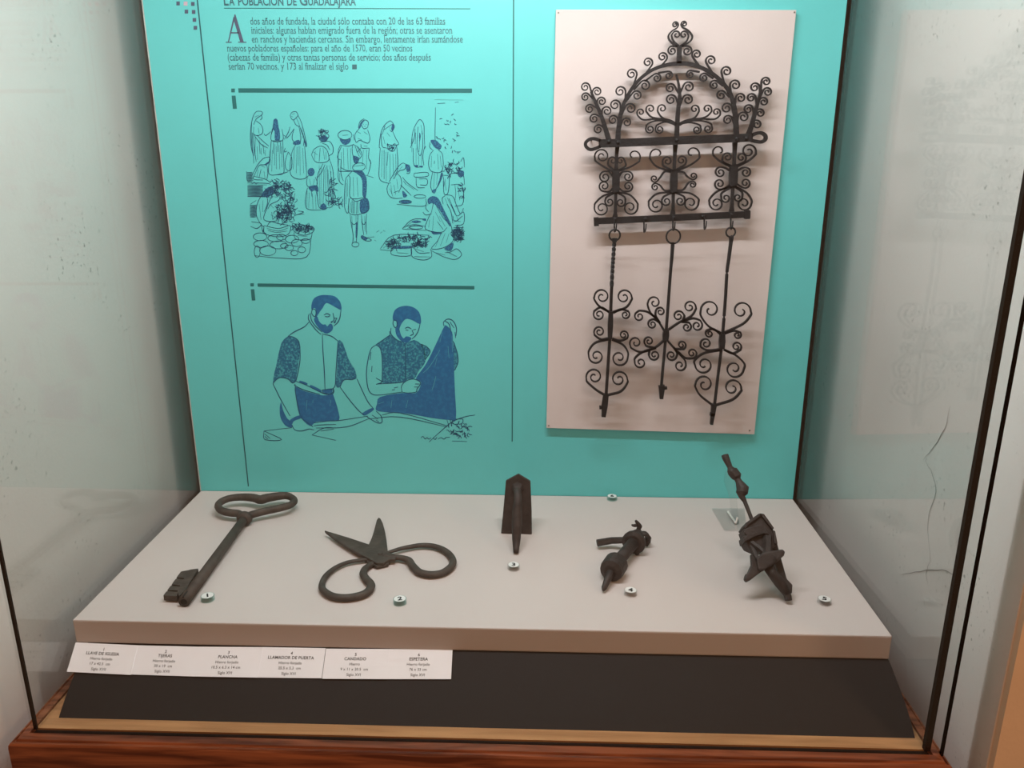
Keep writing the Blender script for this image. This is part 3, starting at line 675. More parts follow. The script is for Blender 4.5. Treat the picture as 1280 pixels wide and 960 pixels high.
scroll(Z6, [(560, 645), (490, 645), (440, 665)], (455, 696), 27, 'a', YR, bough)
scroll(Z6, [(610, 668), (550, 652), (500, 670)], (514, 698), 27, 'a', YR, bough)
bough = bar(Z6, [(634, 668), (680, 645), (740, 634), (820, 634)], [9, 8, 6, 4], YR, 0.007, 'side_bough', rack)
scroll(Z6, [(800, 636), (855, 634), (884, 612)], (864, 592), 24, 'a', YR, bough, turns=1.2)
scroll(Z6, [(740, 636), (800, 620), (832, 590)], (808, 572), 26, 'a', YR, bough, turns=1.2)
scroll(Z6, [(670, 648), (730, 625), (755, 590)], (730, 573), 27, 'a', YR, bough, turns=1.2)
scroll(Z6, [(700, 645), (770, 645), (825, 660)], (812, 694), 27, 'c', YR, bough)
scroll(Z6, [(640, 665), (700, 655), (758, 670)], (744, 700), 26, 'c', YR, bough)

lower = bar(Z7, [(112, 524), (350, 514), (590, 503), (830, 492), (1070, 481)], 18, YR-0.004, 0.009, 'lower_bar', rack)
for x, y in ((124, 527), (1052, 483)): bar(Z7, [(x-14, y+1), (x, y), (x+15, y-1)], 24, YR-0.004, 0.013, 'bar_end', lower)
def lower_stem(pts, k0, k1, kw, scr):
    st = bar(Z7, pts, [13, 9, 8, 8, 9, 17], YR, 0.007, 'lower_stem', rack)
    bar(Z7, [(k0[0], k0[1]-8), k0, ((k0[0]+k1[0])/2, (k0[1]+k1[1])/2), k1, (k1[0], k1[1]+8)], [kw*.45, kw*.9, kw, kw*.9, kw*.45], YR, 0.012, 'collar', st)
    for way, c, R, h, t in scr: scroll(Z7, way, c, R, h, YR, st, turns=t, hw=(0.0019, 0.0014, 0.00115, 0.0011))
lower_stem([(257, 40), (250, 120), (246, 250), (244, 400), (242, 470), (240, 505)], (246, 215), (245, 340), 21, [
    ([(232, 222), (175, 192), (122, 155)], (160, 124), 46, 'c', 1.5), ([(240, 215), (200, 180)], (226, 152), 26, 'c', 1.2),
    ([(258, 218), (330, 192), (384, 160)], (352, 124), 46, 'a', 0.7), ([(252, 215), (305, 185)], (274, 152), 24, 'a', 1.2),
    ([(228, 250), (205, 222)], (178, 253), 36, 'a', 1.5), ([(228, 320), (205, 342)], (174, 308), 34, 'c', 1.5),
    ([(262, 250), (285, 222)], (320, 250), 32, 'c', 1.5), ([(262, 320), (290, 340)], (320, 310), 31, 'a', 1.5),
    ([(236, 345), (165, 370), (120, 412)], (158, 445), 46, 'a', 1.45), ([(238, 348), (190, 375)], (206, 405), 29, 'a', 1.3),
    ([(256, 345), (330, 362), (376, 410)], (334, 440), 46, 'c', 1.45), ([(254, 348), (298, 375)], (275, 408), 29, 'c', 1.3)])
lower_stem([(612, 40), (608, 120), (602, 250), (598, 390), (597, 450), (595, 495)], (603, 218), (600, 340), 20, [
    ([(588, 218), (500, 190), (458, 145)], (502, 115), 47, 'c', 0.6), ([(592, 212), (540, 185)], (562, 155), 30, 'c', 1.35),
    ([(618, 215), (700, 180), (755, 140)], (714, 108), 46, 'a', 0.75), ([(612, 210), (665, 180)], (650, 150), 30, 'a', 1.35),
    ([(584, 222), (545, 220), (520, 252)], (482, 262), 23, 'c', 1.4), ([(584, 335), (545, 335), (518, 305)], (487, 314), 23, 'a', 1.4),
    ([(620, 220), (660, 222), (685, 250)], (722, 246), 23, 'a', 1.4), ([(620, 335), (660, 330), (688, 292)], (717, 299), 22, 'c', 1.4),
    ([(590, 345), (500, 355), (452, 395)], (494, 425), 48, 'a', 1.45), ([(592, 348), (545, 370)], (556, 402), 30, 'a', 1.35),
    ([(614, 345), (700, 352), (752, 385)], (706, 413), 48, 'c', 1.4), ([(610, 348), (660, 370)], (642, 400), 30, 'c', 1.35)])
lower_stem([(978, 40), (975, 120), (970, 240), (962, 370), (959, 430), (956, 480)], (970, 185), (966, 300), 23, [
    ([(952, 190), (885, 155), (846, 120)], (882, 96), 45, 'c', 0.75), ([(956, 185), (905, 160)], (932, 130), 29, 'c', 1.35),
    ([(988, 190), (1065, 150), (1104, 115)], (1062, 94), 46, 'a', 1.4), ([(982, 185), (1035, 160)], (1018, 133), 29, 'a', 1.3),
    ([(948, 215), (920, 198)], (888, 224), 33, 'a', 1.5), ([(948, 300), (915, 322)], (884, 295), 34, 'c', 1.45),
    ([(990, 215), (1020, 198)], (1045, 224), 31, 'c', 1.5), ([(988, 295), (1020, 315)], (1042, 290), 31, 'a', 1.45),
    ([(954, 310), (870, 340), (824, 385)], (864, 415), 44, 'a', 1.45), ([(955, 315), (898, 350)], (922, 382), 29, 'a', 1.3),
    ([(980, 310), (1050, 350), (1080, 395)], (1034, 415), 45, 'c', 1.45), ([(976, 312), (1020, 345)], (996, 378), 27, 'c', 1.3)])
# hooks under the lower bar
def hook(x, y0, y1, yfront):
    a = on_y(*Z7(x-4, y0), YR-0.010); b = on_y(*Z7(x-3, y1), YR-0.012); c = on_y(*Z7(x+6, y1-12), YR-0.022); d = on_y(*Z7(x+10, y1-50), YR-0.024)
    obj('hook', tube(catmull([a, (a+b)/2, b, c, d], 5), [0.0016, 0.0016, 0.0012], 8), 'iron', lower, smooth=True)
for x, y0, y1 in ((240, 500, 588), (422, 505, 590), (600, 490, 578), (793, 485, 572), (956, 472, 572)): hook(x, y0, y1, 0)
for x, y in ((428, 510), (600, 502), (240, 512), (780, 494), (957, 485)):
    p = on_y(*Z7(x, y), YR-0.0085)
    obj('rivet', tube([p+Vector((0, 0.001, 0)), p+Vector((0, -0.002, 0)), p+Vector((0, -0.003, 0))], [0.0034, 0.0032, 0.0014], 10), 'iron', lower, smooth=True)

# three hanging skewers
YS = YR-0.016
def skewer(label, ring, rod, rodw, knot, kw, scr, foot, twist=False):
    g8 = xz(Z8, YS)
    rc = on_y(*Z7(*ring[:2]), YS); lowp = on_y(*Z8(*rod[-1]), YS)
    t = thing('hanging_skewer', label, 'skewer', (lowp.x, YS, lowp.z), 'iron skewers hanging from the rack')
    rr = ring[2]/4.923*0.00165
    n = 20
    obj('ring', tube([rc+Vector((math.cos(2*math.pi*i/n)*rr, 0, math.sin(2*math.pi*i/n)*rr*1.02)) for i in range(n)], 0.0017, 8, closed=True, up=Vector((0, 1, 0))), 'iron', t, smooth=True)
    pts = catmull([Vector(p) for p in rod], 10)
    rp = [on_y(*Z8(q.x, q.y), YS) for q in pts]
    if twist:
        V, Fs = [], []
        n = len(rp)
        for i, p in enumerate(rp):
            an = i*0.55 if i < n*0.33 else 0.785
            r = rodw*1.15
            for j in range(4):
                V.append(p+Vector((math.cos(an+j*math.pi/2)*r, math.sin(an+j*math.pi/2)*r, 0)))
        for i in range(n-1):
            for j in range(4): Fs.append((i*4+j, i*4+(j+1) % 4, i*4+4+(j+1) % 4, i*4+4+j))
        Fs += [(0, 1, 2, 3), tuple(range(4*n-1, 4*n-5, -1))]
        obj('rod', (V, Fs), 'iron', t)
    else:
        obj('rod', tube(rp, [rodw*1.2, rodw, rodw, rodw*0.95, rodw], 6), 'iron', t)
    # eye that closes round the ring
    a = rp[0]
    obj('eye', tube([a+Vector((0, 0, -0.004)), a+Vector((0, 0, 0.004)), Vector((rc.x, YS, rc.z-rr+0.0005))], [rodw*1.2, rodw*1.5, rodw*1.2], 8), 'iron', t)
    k0, k1 = knot
    bar(Z8, [k0, ((k0[0]+k1[0])/2, (k0[1]+k1[1])/2), k1], [kw*.8, kw, kw*.8], YS, 0.011, 'collar', t, scale=4.8)
    for way, c, R, h, tn in scr: scroll(Z8, way, c, R, h, YS, t, hw=(0.0022, 0.0016, 0.0012, 0.0011), turns=tn)
    for pts_, w in foot: bar(Z8, pts_, w, YS, 0.008, 'tip', t, scale=4.8)
    return t
skewer('hanging iron skewer with a small hook tip, under the left ring of the rack', (238, 610, 31),
    [(231, -190), (224, -90), (218, 0), (212, 130), (208, 250), (203, 390), (192, 560), (181, 730), (176, 800)], 0.0036, ((209, 235), (203, 400)), 15, [
    ([(200, 240), (140, 205), (110, 165)], (156, 148), 46, 'c', 1.35), ([(222, 240), (300, 212), (334, 165)], (288, 150), 46, 'a', 1.35),
    ([(198, 240), (150, 212), (112, 232)], (138, 255), 34, 'a', 1.4), ([(222, 245), (270, 224), (312, 235)], (296, 256), 29, 'c', 1.4),
    ([(195, 398), (150, 404), (114, 380)], (140, 358), 33, 'c', 1.45), ([(218, 400), (265, 412), (305, 398)], (286, 378), 31, 'a', 1.45),
    ([(192, 404), (115, 425), (78, 470)], (122, 505), 46, 'a', 1.35), ([(216, 405), (280, 435), (311, 480)], (260, 515), 50, 'c', 1.35),
    ([(172, 738), (120, 706), (68, 660)], (110, 628), 50, 'c', 1.4), ([(192, 738), (270, 715), (308, 665)], (258, 643), 50, 'a', 1.4)],
    [([(180, 730), (172, 800), (165, 868)], [16, 18, 12]), ([(140, 812), (160, 812)], [9, 9])], twist=True)
skewer('hanging iron skewer with branching scrolls, under the large middle ring of the rack', (599, 618, 40),
    [(580, -165), (574, -80), (567, 0), (556, 150), (545, 300), (535, 430), (520, 590), (512, 690)], 0.0033, ((541, 345), (536, 412)), 18, [
    ([(528, 350), (490, 290), (448, 245), (430, 200)], (470, 184), 38, 'c', 1.2), ([(500, 300), (478, 262)], (506, 238), 28, 'c', 1.4),
    ([(480, 275), (430, 240), (385, 232)], (380, 266), 30, 'a', 1.3), ([(505, 305), (470, 284)], (458, 313), 28, 'a', 1.4),
    ([(556, 345), (620, 302), (690, 265), (718, 225)], (682, 210), 37, 'a', 1.35), ([(640, 292), (650, 265)], (615, 264), 32, 'a', 1.35),
    ([(640, 295), (700, 278), (740, 288)], (726, 321), 33, 'c', 1.35), ([(630, 298), (675, 303)], (664, 330), 28, 'c', 1.35),
    ([(526, 412), (470, 455), (390, 480), (335, 458)], (358, 425), 37, 'c', 1.2), ([(475, 455), (425, 445)], (437, 415), 29, 'c', 1.4),
    ([(480, 455), (400, 480), (355, 515)], (386, 543), 34, 'a', 1.25), ([(440, 468), (437, 495)], (470, 498), 32, 'a', 1.4),
    ([(552, 415), (605, 475), (650, 525)], (624, 560), 36, 'c', 1.25), ([(585, 450), (606, 485)], (572, 500), 32, 'c', 1.4),
    ([(595, 462), (645, 462)], (634, 438), 30, 'a', 1.4), ([(612, 478), (655, 515), (700, 518)], (696, 488), 31, 'a', 1.4)],
    [([(512, 680), (514, 700), (512, 760)], [18, 17, 10]), ([(525, 696), (546, 694)], [9, 7])])
skewer('hanging iron skewer with tall heart-shaped scrolls, under the small right ring of the rack', (952, 592, 26),
    [(931, -195), (918, -90), (906, 0), (897, 150), (885, 310), (872, 460), (852, 620), (832, 790), (824, 840)], 0.0033, ((878, 370), (874, 460)), 17, [
    ([(868, 365), (795, 325), (750, 265)], (806, 228), 58, 'c', 1.15), ([(888, 365), (1000, 312), (1048, 260)], (992, 234), 57, 'a', 1.15),
    ([(864, 372), (825, 342), (785, 350)], (800, 369), 27, 'a', 1.35), ([(862, 465), (790, 470), (750, 450)], (779, 430), 33, 'c', 1.35),
    ([(892, 368), (945, 352), (985, 362)], (968, 378), 26, 'c', 1.35), ([(888, 465), (940, 488), (985, 468)], (963, 448), 30, 'a', 1.4),
    ([(864, 468), (765, 488), (712, 530)], (768, 556), 54, 'a', 1.35), ([(888, 466), (960, 500), (1010, 550)], (950, 580), 56, 'c', 1.35),
    ([(818, 798), (745, 740), (716, 690)], (770, 674), 54, 'c', 1.25), ([(840, 798), (940, 765), (990, 715)], (938, 696), 54, 'a', 1.25)],
    [([(828, 790), (822, 840), (812, 914)], [16, 13, 8]), ([(804, 852), (832, 856)], [9, 9])])

# ------------------------------------------------------------------ key
K = lambda x, y: (200+x/6.0, 605+y/6.0)
ka = on_z(*K(632, 262), 0.0155); kb = on_z(*K(176, 888), 0.0105)
key = thing('church_key', 'long brown iron church key with a heart-shaped bow', 'key', ((ka.x+kb.x)/2, (ka.y+kb.y)/2, 0.0))
kd = (kb-ka).normalized(); side = Vector((-kd.y, kd.x, 0)).normalized()
obj('shaft', tube([ka-kd*0.004, ka+(kb-ka)*0.5, kb-kd*0.002], [0.0085, 0.0092, 0.0098], 16), 'iron2', key, smooth=True)
sh = bpy.data.objects['shaft']
obj('hollow_shade', tube([kb-kd*0.003, kb-kd*0.0012], [0.0055, 0.0055], 14), 'bore_shade', sh)  # dark disc painting the shade of the bore, no real hole
obj('slot_shade', prism([kb-kd*0.018+side*s*0.0012+Vector((0, 0, 0.0085)) for s in (1,)] + [kb-kd*0.001+side*0.0012+Vector((0, 0, 0.0085)), kb-kd*0.001-side*0.0012+Vector((0, 0, 0.0085)), kb-kd*0.018-side*0.0012+Vector((0, 0, 0.0085))], (0, 0, 0.0016)), 'bore_shade', sh)  # dark inlay painting the slot's shade
obj('collar', tube([ka-kd*0.010, ka-kd*0.005, ka+kd*0.002, ka+kd*0.008], [0.011, 0.0152, 0.0152, 0.010], 16), 'iron2', key, smooth=True)
bow = [(618, 240), (585, 222), (530, 216), (470, 203), (437, 172), (452, 138), (520, 108), (610, 98), (700, 104), (752, 118), (800, 106), (880, 92), (950, 88), (998, 110), (1005, 135), (965, 162), (880, 185), (780, 206), (690, 230), (640, 250)]
bz = [0.0165, 0.017, 0.018, 0.019, 0.02, 0.021, 0.022, 0.022, 0.022, 0.022, 0.022, 0.022, 0.022, 0.022, 0.021, 0.021, 0.02, 0.019, 0.017, 0.0165]
obj('bow', tube(catmull([on_z(*K(*p), z) for p, z in zip(bow, bz)], 4), [0.008, 0.0078, 0.0076, 0.0074, 0.0072, 0.0085, 0.0098, 0.0085, 0.0072, 0.0072, 0.0074, 0.0076, 0.008], 12), 'iron2', key, smooth=True)
# flat bit with slots: a spine beside the shaft and four tongues
def kpoly(pts, z0, z1): return prism([on_z(*K(*p), z0) for p in pts], (0, 0, z1-z0))
bit = obj('bit', kpoly([(292, 672), (228, 680), (165, 780), (135, 850), (150, 880), (200, 830)], 0.004, 0.0145), 'iron2', key, bevel=0.0008)
for q in ([(232, 680), (162, 692), (128, 738), (196, 744)], [(190, 752), (122, 748), (92, 790), (165, 800)], [(160, 808), (86, 800), (60, 832), (142, 838)], [(140, 848), (54, 842), (30, 874), (132, 880)]):
    obj('bit_tongue', kpoly(q, 0.0035, 0.0135), 'iron2', bit, bevel=0.0008)
obj('bit_web', kpoly([(225, 690), (160, 702), (40, 866), (130, 872)], 0.003, 0.0085), 'iron3', bit)

# ------------------------------------------------------------------ scissors
Q = lambda x, y: (390+x/6.737, 635+y/6.737)
pv = on_z(*Q(580, 400), 0.01)
sci = thing('scissors', 'brown forged iron scissors lying open with two large loop handles', 'scissors', (pv.x, pv.y, 0))
def qpoly(pts, z0, z1): return prism([on_z(*Q(*p), z1) for p in pts], (0, 0, z0-z1))
obj('blade', qpoly([(560, 78), (578, 88), (596, 125), (614, 190), (628, 270), (636, 345), (640, 400), (655, 450), (640, 470), (545, 492), (500, 470), (440, 430), (470, 320), (500, 255), (520, 195), (545, 100)], 0.0015, 0.0075), 'iron2', sci, bevel=0.0012)
obj('blade', qpoly([(105, 186), (122, 192), (300, 245), (475, 303), (560, 340), (640, 372), (720, 395), (700, 430), (650, 432), (600, 462), (545, 462), (490, 430), (400, 385), (300, 330), (200, 262), (118, 200)], 0.0072, 0.0125), 'iron2', sci, bevel=0.0012)
hz = 0.0078
def handle(pts, rad, z):
    return tube(catmull([on_z(*Q(*p), zz) for p, zz in zip(pts, resamp(z, len(pts)))], 5), rad, 10, squash=0.85)
obj('handle', handle([(600, 405), (660, 415), (740, 418), (815, 440), (850, 490), (905, 540), (1000, 560), (1100, 545), (1175, 490), (1183, 430), (1130, 367), (1040, 325), (930, 314), (820, 328), (720, 350), (630, 380), (600, 395)], [0.0052, 0.0058, 0.0066, 0.0070, 0.0072, 0.0072, 0.0068, 0.0062, 0.0055, 0.0048, 0.0040, 0.0038], [0.010, 0.009, 0.0075, 0.0068, 0.0068, 0.008, 0.0085, 0.010]), 'iron2', sci, smooth=True)
obj('handle', handle([(560, 440), (510, 470), (450, 510), (432, 555), (462, 605), (497, 645), (482, 692), (420, 732), (300, 755), (180, 745), (103, 700), (83, 650), (115, 575), (195, 505), (300, 458), (420, 438), (520, 430)], [0.0052, 0.0060, 0.0068, 0.0072, 0.0074, 0.0074, 0.0070, 0.0062, 0.0055, 0.0046, 0.0040, 0.0040], [0.006, 0.0065, 0.0068, 0.0068, 0.0068, 0.0068]), 'iron2', sci, smooth=True)
p = on_z(*Q(572, 385), 0.0122)
obj('rivet', tube([p, p+Vector((0, 0, 0.0012)), p+Vector((0, 0, 0.002))], [0.005, 0.0046, 0.002], 12), 'iron2', sci, smooth=True)

# ------------------------------------------------------------------ flat iron standing on its heel
I = lambda x, y: (610+x/7.385, 585+y/7.385)
b0 = on_z(*I(262, 612), 0.0)
iron = thing('flat_iron', 'small dark forged flat iron standing upright on its heel', 'flat iron', (b0.x, b0.y, 0))
lean = math.radians(12)
ip = Vector((b0.x, b0.y, 0)); inrm = Vector((0, -math.cos(lean), math.sin(lean)))
sole = [on_plane(*I(*q), ip, inrm) for q in ((120, 604), (405, 617), (403, 400), (392, 125), (280, 58), (165, 120), (140, 400))]
low = min(v.z for v in sole)
so = obj('sole', prism([v-Vector((0, 0, low if v.z < 0.01 else 0)) for v in sole], -inrm*0.011), 'iron3', iron, bevel=0.0012)
top_a = on_plane(*I(272, 205), ip, inrm)
tipf = on_z(*I(258, 782), 0.004)
hp = [top_a - inrm*0.003, top_a + inrm*0.012 + Vector((0, 0, 0.001)), on_plane(*I(272, 215), ip+inrm*0.032, inrm), on_plane(*I(274, 300), ip+inrm*0.046, inrm),
      on_plane(*I(268, 420), ip+inrm*0.052, inrm), on_plane(*I(266, 520), ip+inrm*0.058, inrm), on_plane(*I(262, 650), ip+inrm*0.066, inrm), tipf]
obj('handle', tube(catmull(hp, 5), [0.0075, 0.0070, 0.0072, 0.0078, 0.0095, 0.0103, 0.0085, 0.0052], 10, up=Vector((1, 0, 0))), 'iron3', iron, smooth=True)
obj('handle_root', tube([top_a - inrm*0.003 + Vector((0, 0, 0.004)), top_a + inrm*0.004 + Vector((0, 0, 0.003)), top_a + inrm*0.010], [0.013, 0.010, 0.0075], 8), 'iron3', iron)

# ------------------------------------------------------------------ door knocker
N_ = lambda x, y: (730+x/6.86, 610+y/6.86)
n0 = on_z(*N_(172, 790), 0.012); n1 = on_z(*N_(470, 440), 0.020)
kn = thing('door_knocker', 'dark forged iron door knocker with round head and crossed pin', 'door knocker', ((n0.x+n1.x)/2, (n0.y+n1.y)/2, 0))
def npt(x, y, z): return on_z(*N_(x, y), z)
hz0 = 0.0215
h0, h1 = npt(232, 712, hz0), npt(290, 625, hz0)
ax = (h1-h0).normalized(); ax.z = 0; ax.normalize()
obj('head', tube([h0-ax*0.004, h0, h0+ax*0.006, h0+ax*0.030, h0+ax*0.036], [0.012, 0.0200, 0.0215, 0.0215, 0.014], 18), 'iron3', kn, smooth=False)
obj('tip', tube([h0+ax*0.002, h0-ax*0.012+Vector((0, 0, -0.004)), h0-ax*0.036+Vector((0, 0, -0.013)), h0-ax*0.042+Vector((0, 0, -0.0155))], [0.0075, 0.0068, 0.0050, 0.002], 10), 'iron3', kn, smooth=True)
d0 = npt(425, 470, 0.025)
sx0 = h0+ax*0.030
obj('shaft', tube([sx0, sx0+(d0-sx0)*0.5, d0], [0.0118, 0.0105, 0.0115], 14), 'iron3', kn, smooth=True)
obj('rosette', tube([d0-ax*0.004, d0, d0+ax*0.008, d0+ax*0.013], [0.016, 0.0225, 0.0215, 0.012], 18), 'iron3', kn)
obj('boss', tube([d0+ax*0.010, d0+ax*0.022+Vector((0, 0, 0.006)), d0+ax*0.034+Vector((0, 0, 0.008))], [0.014, 0.0125, 0.006], 12), 'iron3', kn, smooth=True)
obj('pin', tube([npt(112, 472, 0.013), npt(240, 450, 0.016), d0+ax*0.004+Vector((0.0, 0, 0.004))], [0.0068, 0.0064, 0.0055], 6), 'iron3', kn)
e0 = d0+ax*0.022+Vector((0, 0, 0.004))
wing_pts = [e0, npt(490, 395, 0.030), npt(528, 392, 0.030), npt(548, 415, 0.024), npt(545, 455, 0.012), npt(528, 495, 0.0035)]
obj('bent_strap', tube(catmull(wing_pts, 5), [0.0085, 0.0080, 0.0075, 0.0065, 0.006, 0.005], 8, squash=0.55), 'iron3', kn, smooth=True)
obj('bent_strap', tube(catmull([npt(540, 410, 0.024), npt(556, 440, 0.012), npt(562, 468, 0.002)], 5), [0.004, 0.004, 0.002], 8), 'iron3', kn, smooth=True)
ct = d0+ax*0.030+Vector((0, 0, 0.010))
yc = ct.y
obj('cotter', tube(catmull([ct, on_y(*N_(470, 345), yc), on_y(*N_(478, 330), yc), on_y(*N_(462, 305), yc), on_y(*N_(443, 278), yc)], 5), [0.005, 0.0042, 0.0045, 0.004, 0.0022], 8, up=Vector((0, 1, 0))), 'iron3', kn, smooth=True)
obj('cotter', tube(catmull([on_y(*N_(455, 318), yc), on_y(*N_(430, 322), yc), on_y(*N_(408, 316), yc)], 5), [0.0035, 0.003, 0.0018], 8, up=Vector((0, 1, 0))), 'iron3', kn, smooth=True)
obj('foot', tube([d0+Vector((0.006, 0, -0.016)), Vector((d0.x+0.008, d0.y, 0.0005))], [0.006, 0.0035], 8), 'iron3', kn)

# ------------------------------------------------------------------ padlock propped on an acrylic stand
L_ = lambda x, y: (880+x/4.68, 560+y/4.68)
P0 = on_z(*L_(495, 895), 0.004)
P1 = on_y(*L_(125, 45), P0.y+0.165)
axp = (P1-P0).normalized()
sidev = Vector((1, 0, 0)); nrm = sidev.cross(axp).normalized()
if nrm.y > 0: nrm = -nrm                         # towards the viewer, upward
sidev = axp.cross(nrm).normalized()
def lp(x, y, off=0.0): return on_plane(*L_(x, y), P0+nrm*off, nrm)
pad = thing('screw_padlock', 'dark iron screw padlock with long turned key leaning on a clear stand', 'padlock', (P0.x, P0.y, 0))
k_ = 0.00150/4.68*1.0
def lathe(spec, off): return tube([lp(x, y, off) for x, y, h in spec], [h*k_*0.98 for x, y, h in spec], 12, up=nrm)
obj('screw_key', lathe([(122, 42, 21), (127, 58, 21), (152, 112, 15), (158, 128, 24), (166, 136, 31), (192, 168, 30), (196, 182, 18), (203, 196, 19), (226, 238, 36), (222, 262, 33), (222, 285, 18), (238, 312, 12), (262, 372, 11), (282, 425, 11)], 0.0), 'iron3', pad, smooth=False)
def lprism(pts, o0, o1): return prism([lp(x, y, o1) for x, y in pts], nrm*(o0-o1))
body = obj('body', lprism([(240, 448), (318, 386), (345, 384), (402, 460), (424, 545), (418, 585), (330, 606), (262, 575), (240, 540)], -0.030, 0.008), 'iron3', pad, bevel=0.003)
obj('band', lprism([(230, 462), (246, 436), (325, 380), (336, 396), (258, 452), (246, 476)], -0.026, 0.012), 'iron3', body, bevel=0.0015)
obj('band', lprism([(330, 380), (352, 384), (412, 468), (402, 478), (342, 402)], -0.030, 0.014), 'iron3', body, bevel=0.0015)
for q in ([(228, 478), (244, 470), (262, 496), (240, 512)], [(230, 516), (246, 508), (270, 530), (238, 552)], [(402, 478), (418, 486), (432, 560), (414, 560)]):
    obj('band', lprism(q, -0.022, 0.013), 'iron3', body, bevel=0.0012)
obj('front_plate', lprism([(246, 470), (340, 444), (384, 508), (350, 500), (300, 518), (240, 548), (234, 530), (250, 510), (236, 492)], 0.006, 0.016), 'iron3', body, bevel=0.0015)
obj('side_strap', lprism([(388, 500), (420, 520), (446, 620), (486, 765), (520, 800), (516, 850), (478, 850), (452, 790), (420, 690), (398, 590)], -0.016, 0.000), 'iron3', pad, bevel=0.002)
obj('strut', tube([lp(272, 548, 0.006), lp(330, 590, 0.014), lp(372, 632, 0.020)], [0.0052, 0.0046, 0.0052], 6, up=nrm), 'iron3', pad)
obj('strut', tube([lp(368, 520, 0.006), lp(372, 570, 0.014), lp(366, 630, 0.020)], [0.0095, 0.0075, 0.0085], 6, up=nrm), 'iron3', pad)
obj('strut', tube([lp(262, 545, 0.000), lp(292, 610, 0.008), lp(310, 650, 0.014)], [0.0060, 0.0050, 0.0050], 6, up=nrm), 'iron3', pad)
crs = obj('cross_handle', lprism([(306, 640), (345, 612), (400, 600), (425, 640), (410, 680), (350, 715), (318, 712)], 0.010, 0.030), 'iron3', pad, bevel=0.003)
for q in ([(385, 602), (462, 590), (478, 606), (470, 628), (405, 688), (388, 670)], [(322, 690), (352, 712), (275, 770), (250, 782), (237, 765), (246, 735)], [(276, 618), (290, 628), (330, 700), (290, 735), (252, 742), (280, 680)], [(320, 640), (352, 614), (372, 640), (340, 690)]):
    obj('handle_arm', lprism(q, 0.012, 0.024), 'iron3', crs, bevel=0.0035)
obj('screw_shank', tube([lp(372, 690, 0.016), lp(400, 735, 0.014), lp(450, 795, 0.009), lp(488, 850, 0.004)], [0.0092, 0.0088, 0.0100, 0.0078], 10, up=nrm), 'iron3', pad, smooth=True)
obj('screw_end', tube([lp(482, 840, 0.004), lp(490, 868, 0.004), lp(495, 892, 0.004)], [0.0058, 0.0065, 0.0058], 10, up=nrm), 'iron3', pad)

# clear acrylic stand behind the padlock
sb = on_z(*L_(190, 430), 0.0)
st = thing('acrylic_stand', 'clear acrylic stand propping up the padlock key', 'stand', (sb.x, sb.y, 0))
c0, c1 = on_z(*L_(45, 360), 0), on_z(*L_(235, 360), 0)
c3, c2 = on_z(*L_(118, 488), 0), on_z(*L_(250, 488), 0)
obj('base_plate', prism([c0, c1, c2, c3], (0, 0, 0.003)), 'acrylic', st)
u0 = on_z(*L_(200, 440), 0.003)
ysh = u0.y
back = [on_y(*L_(x, y), ysh+0.0) for x, y in ((128, 132), (178, 180), (190, 290), (205, 438), (168, 430), (150, 290), (118, 200))]
lowz = min(v.z for v in back)
obj('upright', prism([v-Vector((0, 0, lowz-0.002 if v.z < lowz+0.006 else 0)) for v in back], (0, 0.004, 0)), 'acrylic', st)
obj('edge_glint', tube([on_z(*L_(140, 372), 0.005), on_z(*L_(185, 438), 0.005)], 0.0022, 6), 'glint', st)  # opaque pale rods painted in as glints on the clear acrylic
obj('edge_glint', tube([on_z(*L_(186, 438), 0.005), on_y(*L_(196, 405), ysh)], 0.0018, 6), 'glint', st)

# ------------------------------------------------------------------ numbered discs
for n, (x, y), what in (('1', (260, 750), 'the iron church key'), ('2', (500, 754), 'the open scissors'), ('3', (642, 711), 'the small flat iron'),
                        ('4', (788, 743), 'the door knocker'), ('5', (1030, 754), 'the screw padlock'), ('6', (765, 624.5), 'the turquoise panel')):
    c = on_z(x, y, 0)
    t = thing('number_disc', 'small clear acrylic disc marked %s beside %s' % (n, what), 'number disc', c, 'numbered acrylic discs')
    R, H = 0.0112, 0.0085
    obj('disc', tube([c+Vector((0, 0, 0.0002)), c+Vector((0, 0, H))], R, 20), 'acrylic_t' if n in '126' else 'acrylic', t)
    obj('sticker', tube([c+Vector((0, 0, H)), c+Vector((0, 0, H+0.0004))], R*0.86, 20), 'sticker', t)
    v = c+Vector((0, 0, H+0.0006))
    w = (c-CAM); w.z = 0; w.normalize(); ex = Vector((w.y, -w.x, 0))
    obj('numeral', text_fit(n, v-w*0.0053, ex, w, None, 0.0150, 0.04, centre=True), 'black', t)

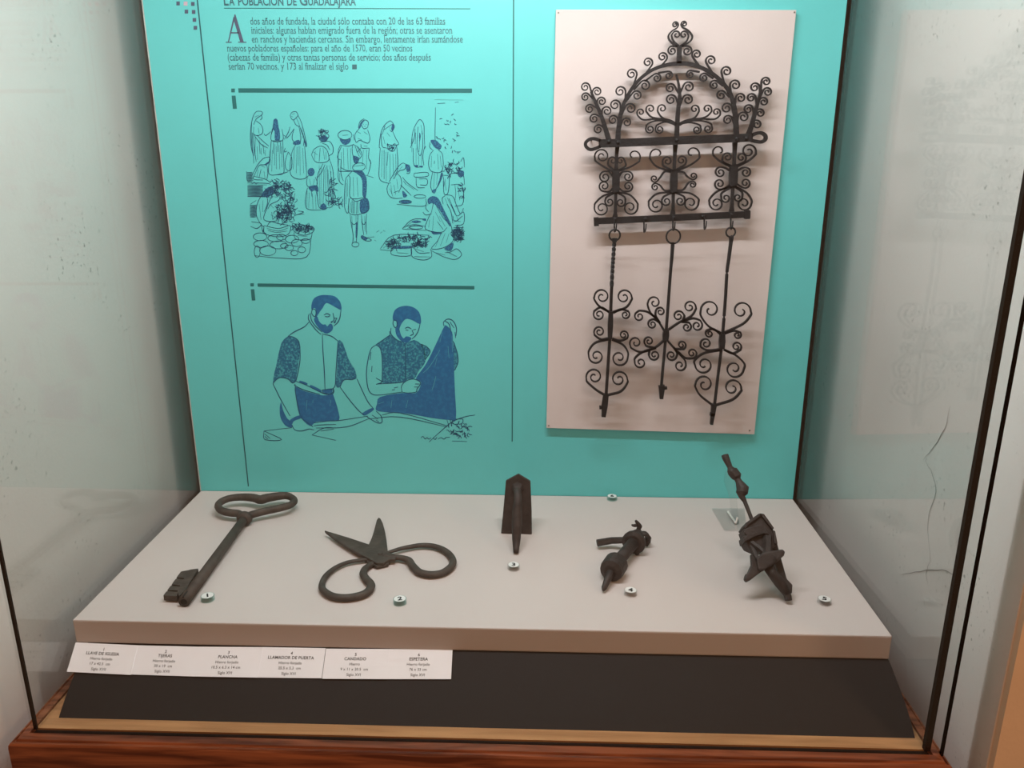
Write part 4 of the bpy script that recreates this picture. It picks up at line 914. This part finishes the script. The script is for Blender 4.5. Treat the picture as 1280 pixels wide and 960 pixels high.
# ------------------------------------------------------------------ caption cards on the plinth slope
s0, s1 = Vector((0, -0.505, -0.042)), Vector((0, -0.592, ZF))
sl = (s1-s0).normalized(); sn = Vector((1, 0, 0)).cross(sl).normalized()
if sn.y > 0: sn = -sn
cards = [
    (((94.6, 803), (172.5, 806.6), (163.3, 843.6), (83.5, 839.6)), ('1', 'LLAVE DE IGLESIA', 'Hierro forjado', '17 x 42.5  cm', 'Siglo XVII'), 0.0022),
    (((171.0, 806.6), (250.0, 808.4), (243.0, 845.6), (163.4, 843.0)), ('2', 'TIJERAS', 'Hierro forjado', '30 x 19  cm', 'Siglo XVII'), 0.0014),
    (((249.0, 808.3), (329.0, 808.9), (321.6, 847.0), (242.0, 845.5)), ('3', 'PLANCHA', 'Hierro forjado', '10.5 x 6.3 x 14 cm', 'Siglo XVI'), 0.0022),
    (((328.0, 808.8), (407.0, 810.2), (402.0, 847.8), (321.0, 846.9)), ('4', 'LLAMADOR DE PUERTA', 'Hierro forjado', '25.5 x 5.3  cm', 'Siglo XVI'), 0.0014),
    (((407.6, 810.8), (486.6, 811.3), (483.6, 848.9), (402.5, 848.4)), ('5', 'CANDADO', 'Hierro', '9 x 11 x 20.5  cm', 'Siglo XVI'), 0.0022),
    (((486.0, 811.3), (565.7, 811.4), (563.8, 848.9), (483.0, 848.9)), ('6', 'ESPETERA', 'Hierro forjado', '76 x 33 cm', 'Siglo XVI'), 0.0014)]
for cs, lines, off in cards:
    pp = s0+sn*(off+0.0006)
    q = [on_plane(x, y, pp, sn) for x, y in cs]
    lowv = min(q, key=lambda v: v.z)
    t = thing('caption_card', 'white paper caption card headed %s on the dark sloping plinth' % lines[1].title(), 'caption card', ((q[2]+q[3])/2), 'caption cards along the plinth')
    obj('paper', prism(q, -sn*0.0007), 'paper', t)
    ex = (q[1]-q[0]).normalized(); W = (q[1]-q[0]).length
    ez = (((q[0]+q[1])-(q[2]+q[3]))/2); Hh = ez.length; ez = ez.normalized()
    ctr = (q[0]+q[1])/2
    for k, (s, fr, sz, bold) in enumerate(zip(lines, (0.24, 0.385, 0.555, 0.725, 0.905), (0.135, 0.135, 0.120, 0.120, 0.120), (0.016, 0.016, 0.006, 0.006, 0.006))):
        o = ctr - ez*(Hh*fr) + sn*0.0003 - ex*W*0.02
        obj('caption_line', text_fit(s, o, ex, ez, None, Hh*sz*1.06, bold, centre=True, space=1.05), 'black', t)

# ------------------------------------------------------------------ fluorescent lamp in the top of the case
lamp = thing('fluorescent_lamp', 'white fluorescent tube lamp mounted inside the top of the case', 'lamp', (0, TUBE_Y, ZTOP-0.05))
obj('fixture', box(-0.60, 0.60, TUBE_Y-0.03, TUBE_Y+0.03, TUBE_Z+0.03, ZTOP), 'metal_w', lamp)
obj('fluorescent_tube', tube([Vector((-0.57, TUBE_Y, TUBE_Z)), Vector((0.57, TUBE_Y, TUBE_Z))], 0.013, 12, up=Vector((0, 0, 1))), 'tube', lamp, smooth=True)
for x in (-0.58, 0.58):
    obj('tube_holder', box(x-0.01, x+0.01, TUBE_Y-0.015, TUBE_Y+0.015, TUBE_Z-0.015, TUBE_Z+0.031), 'metal_w', lamp)
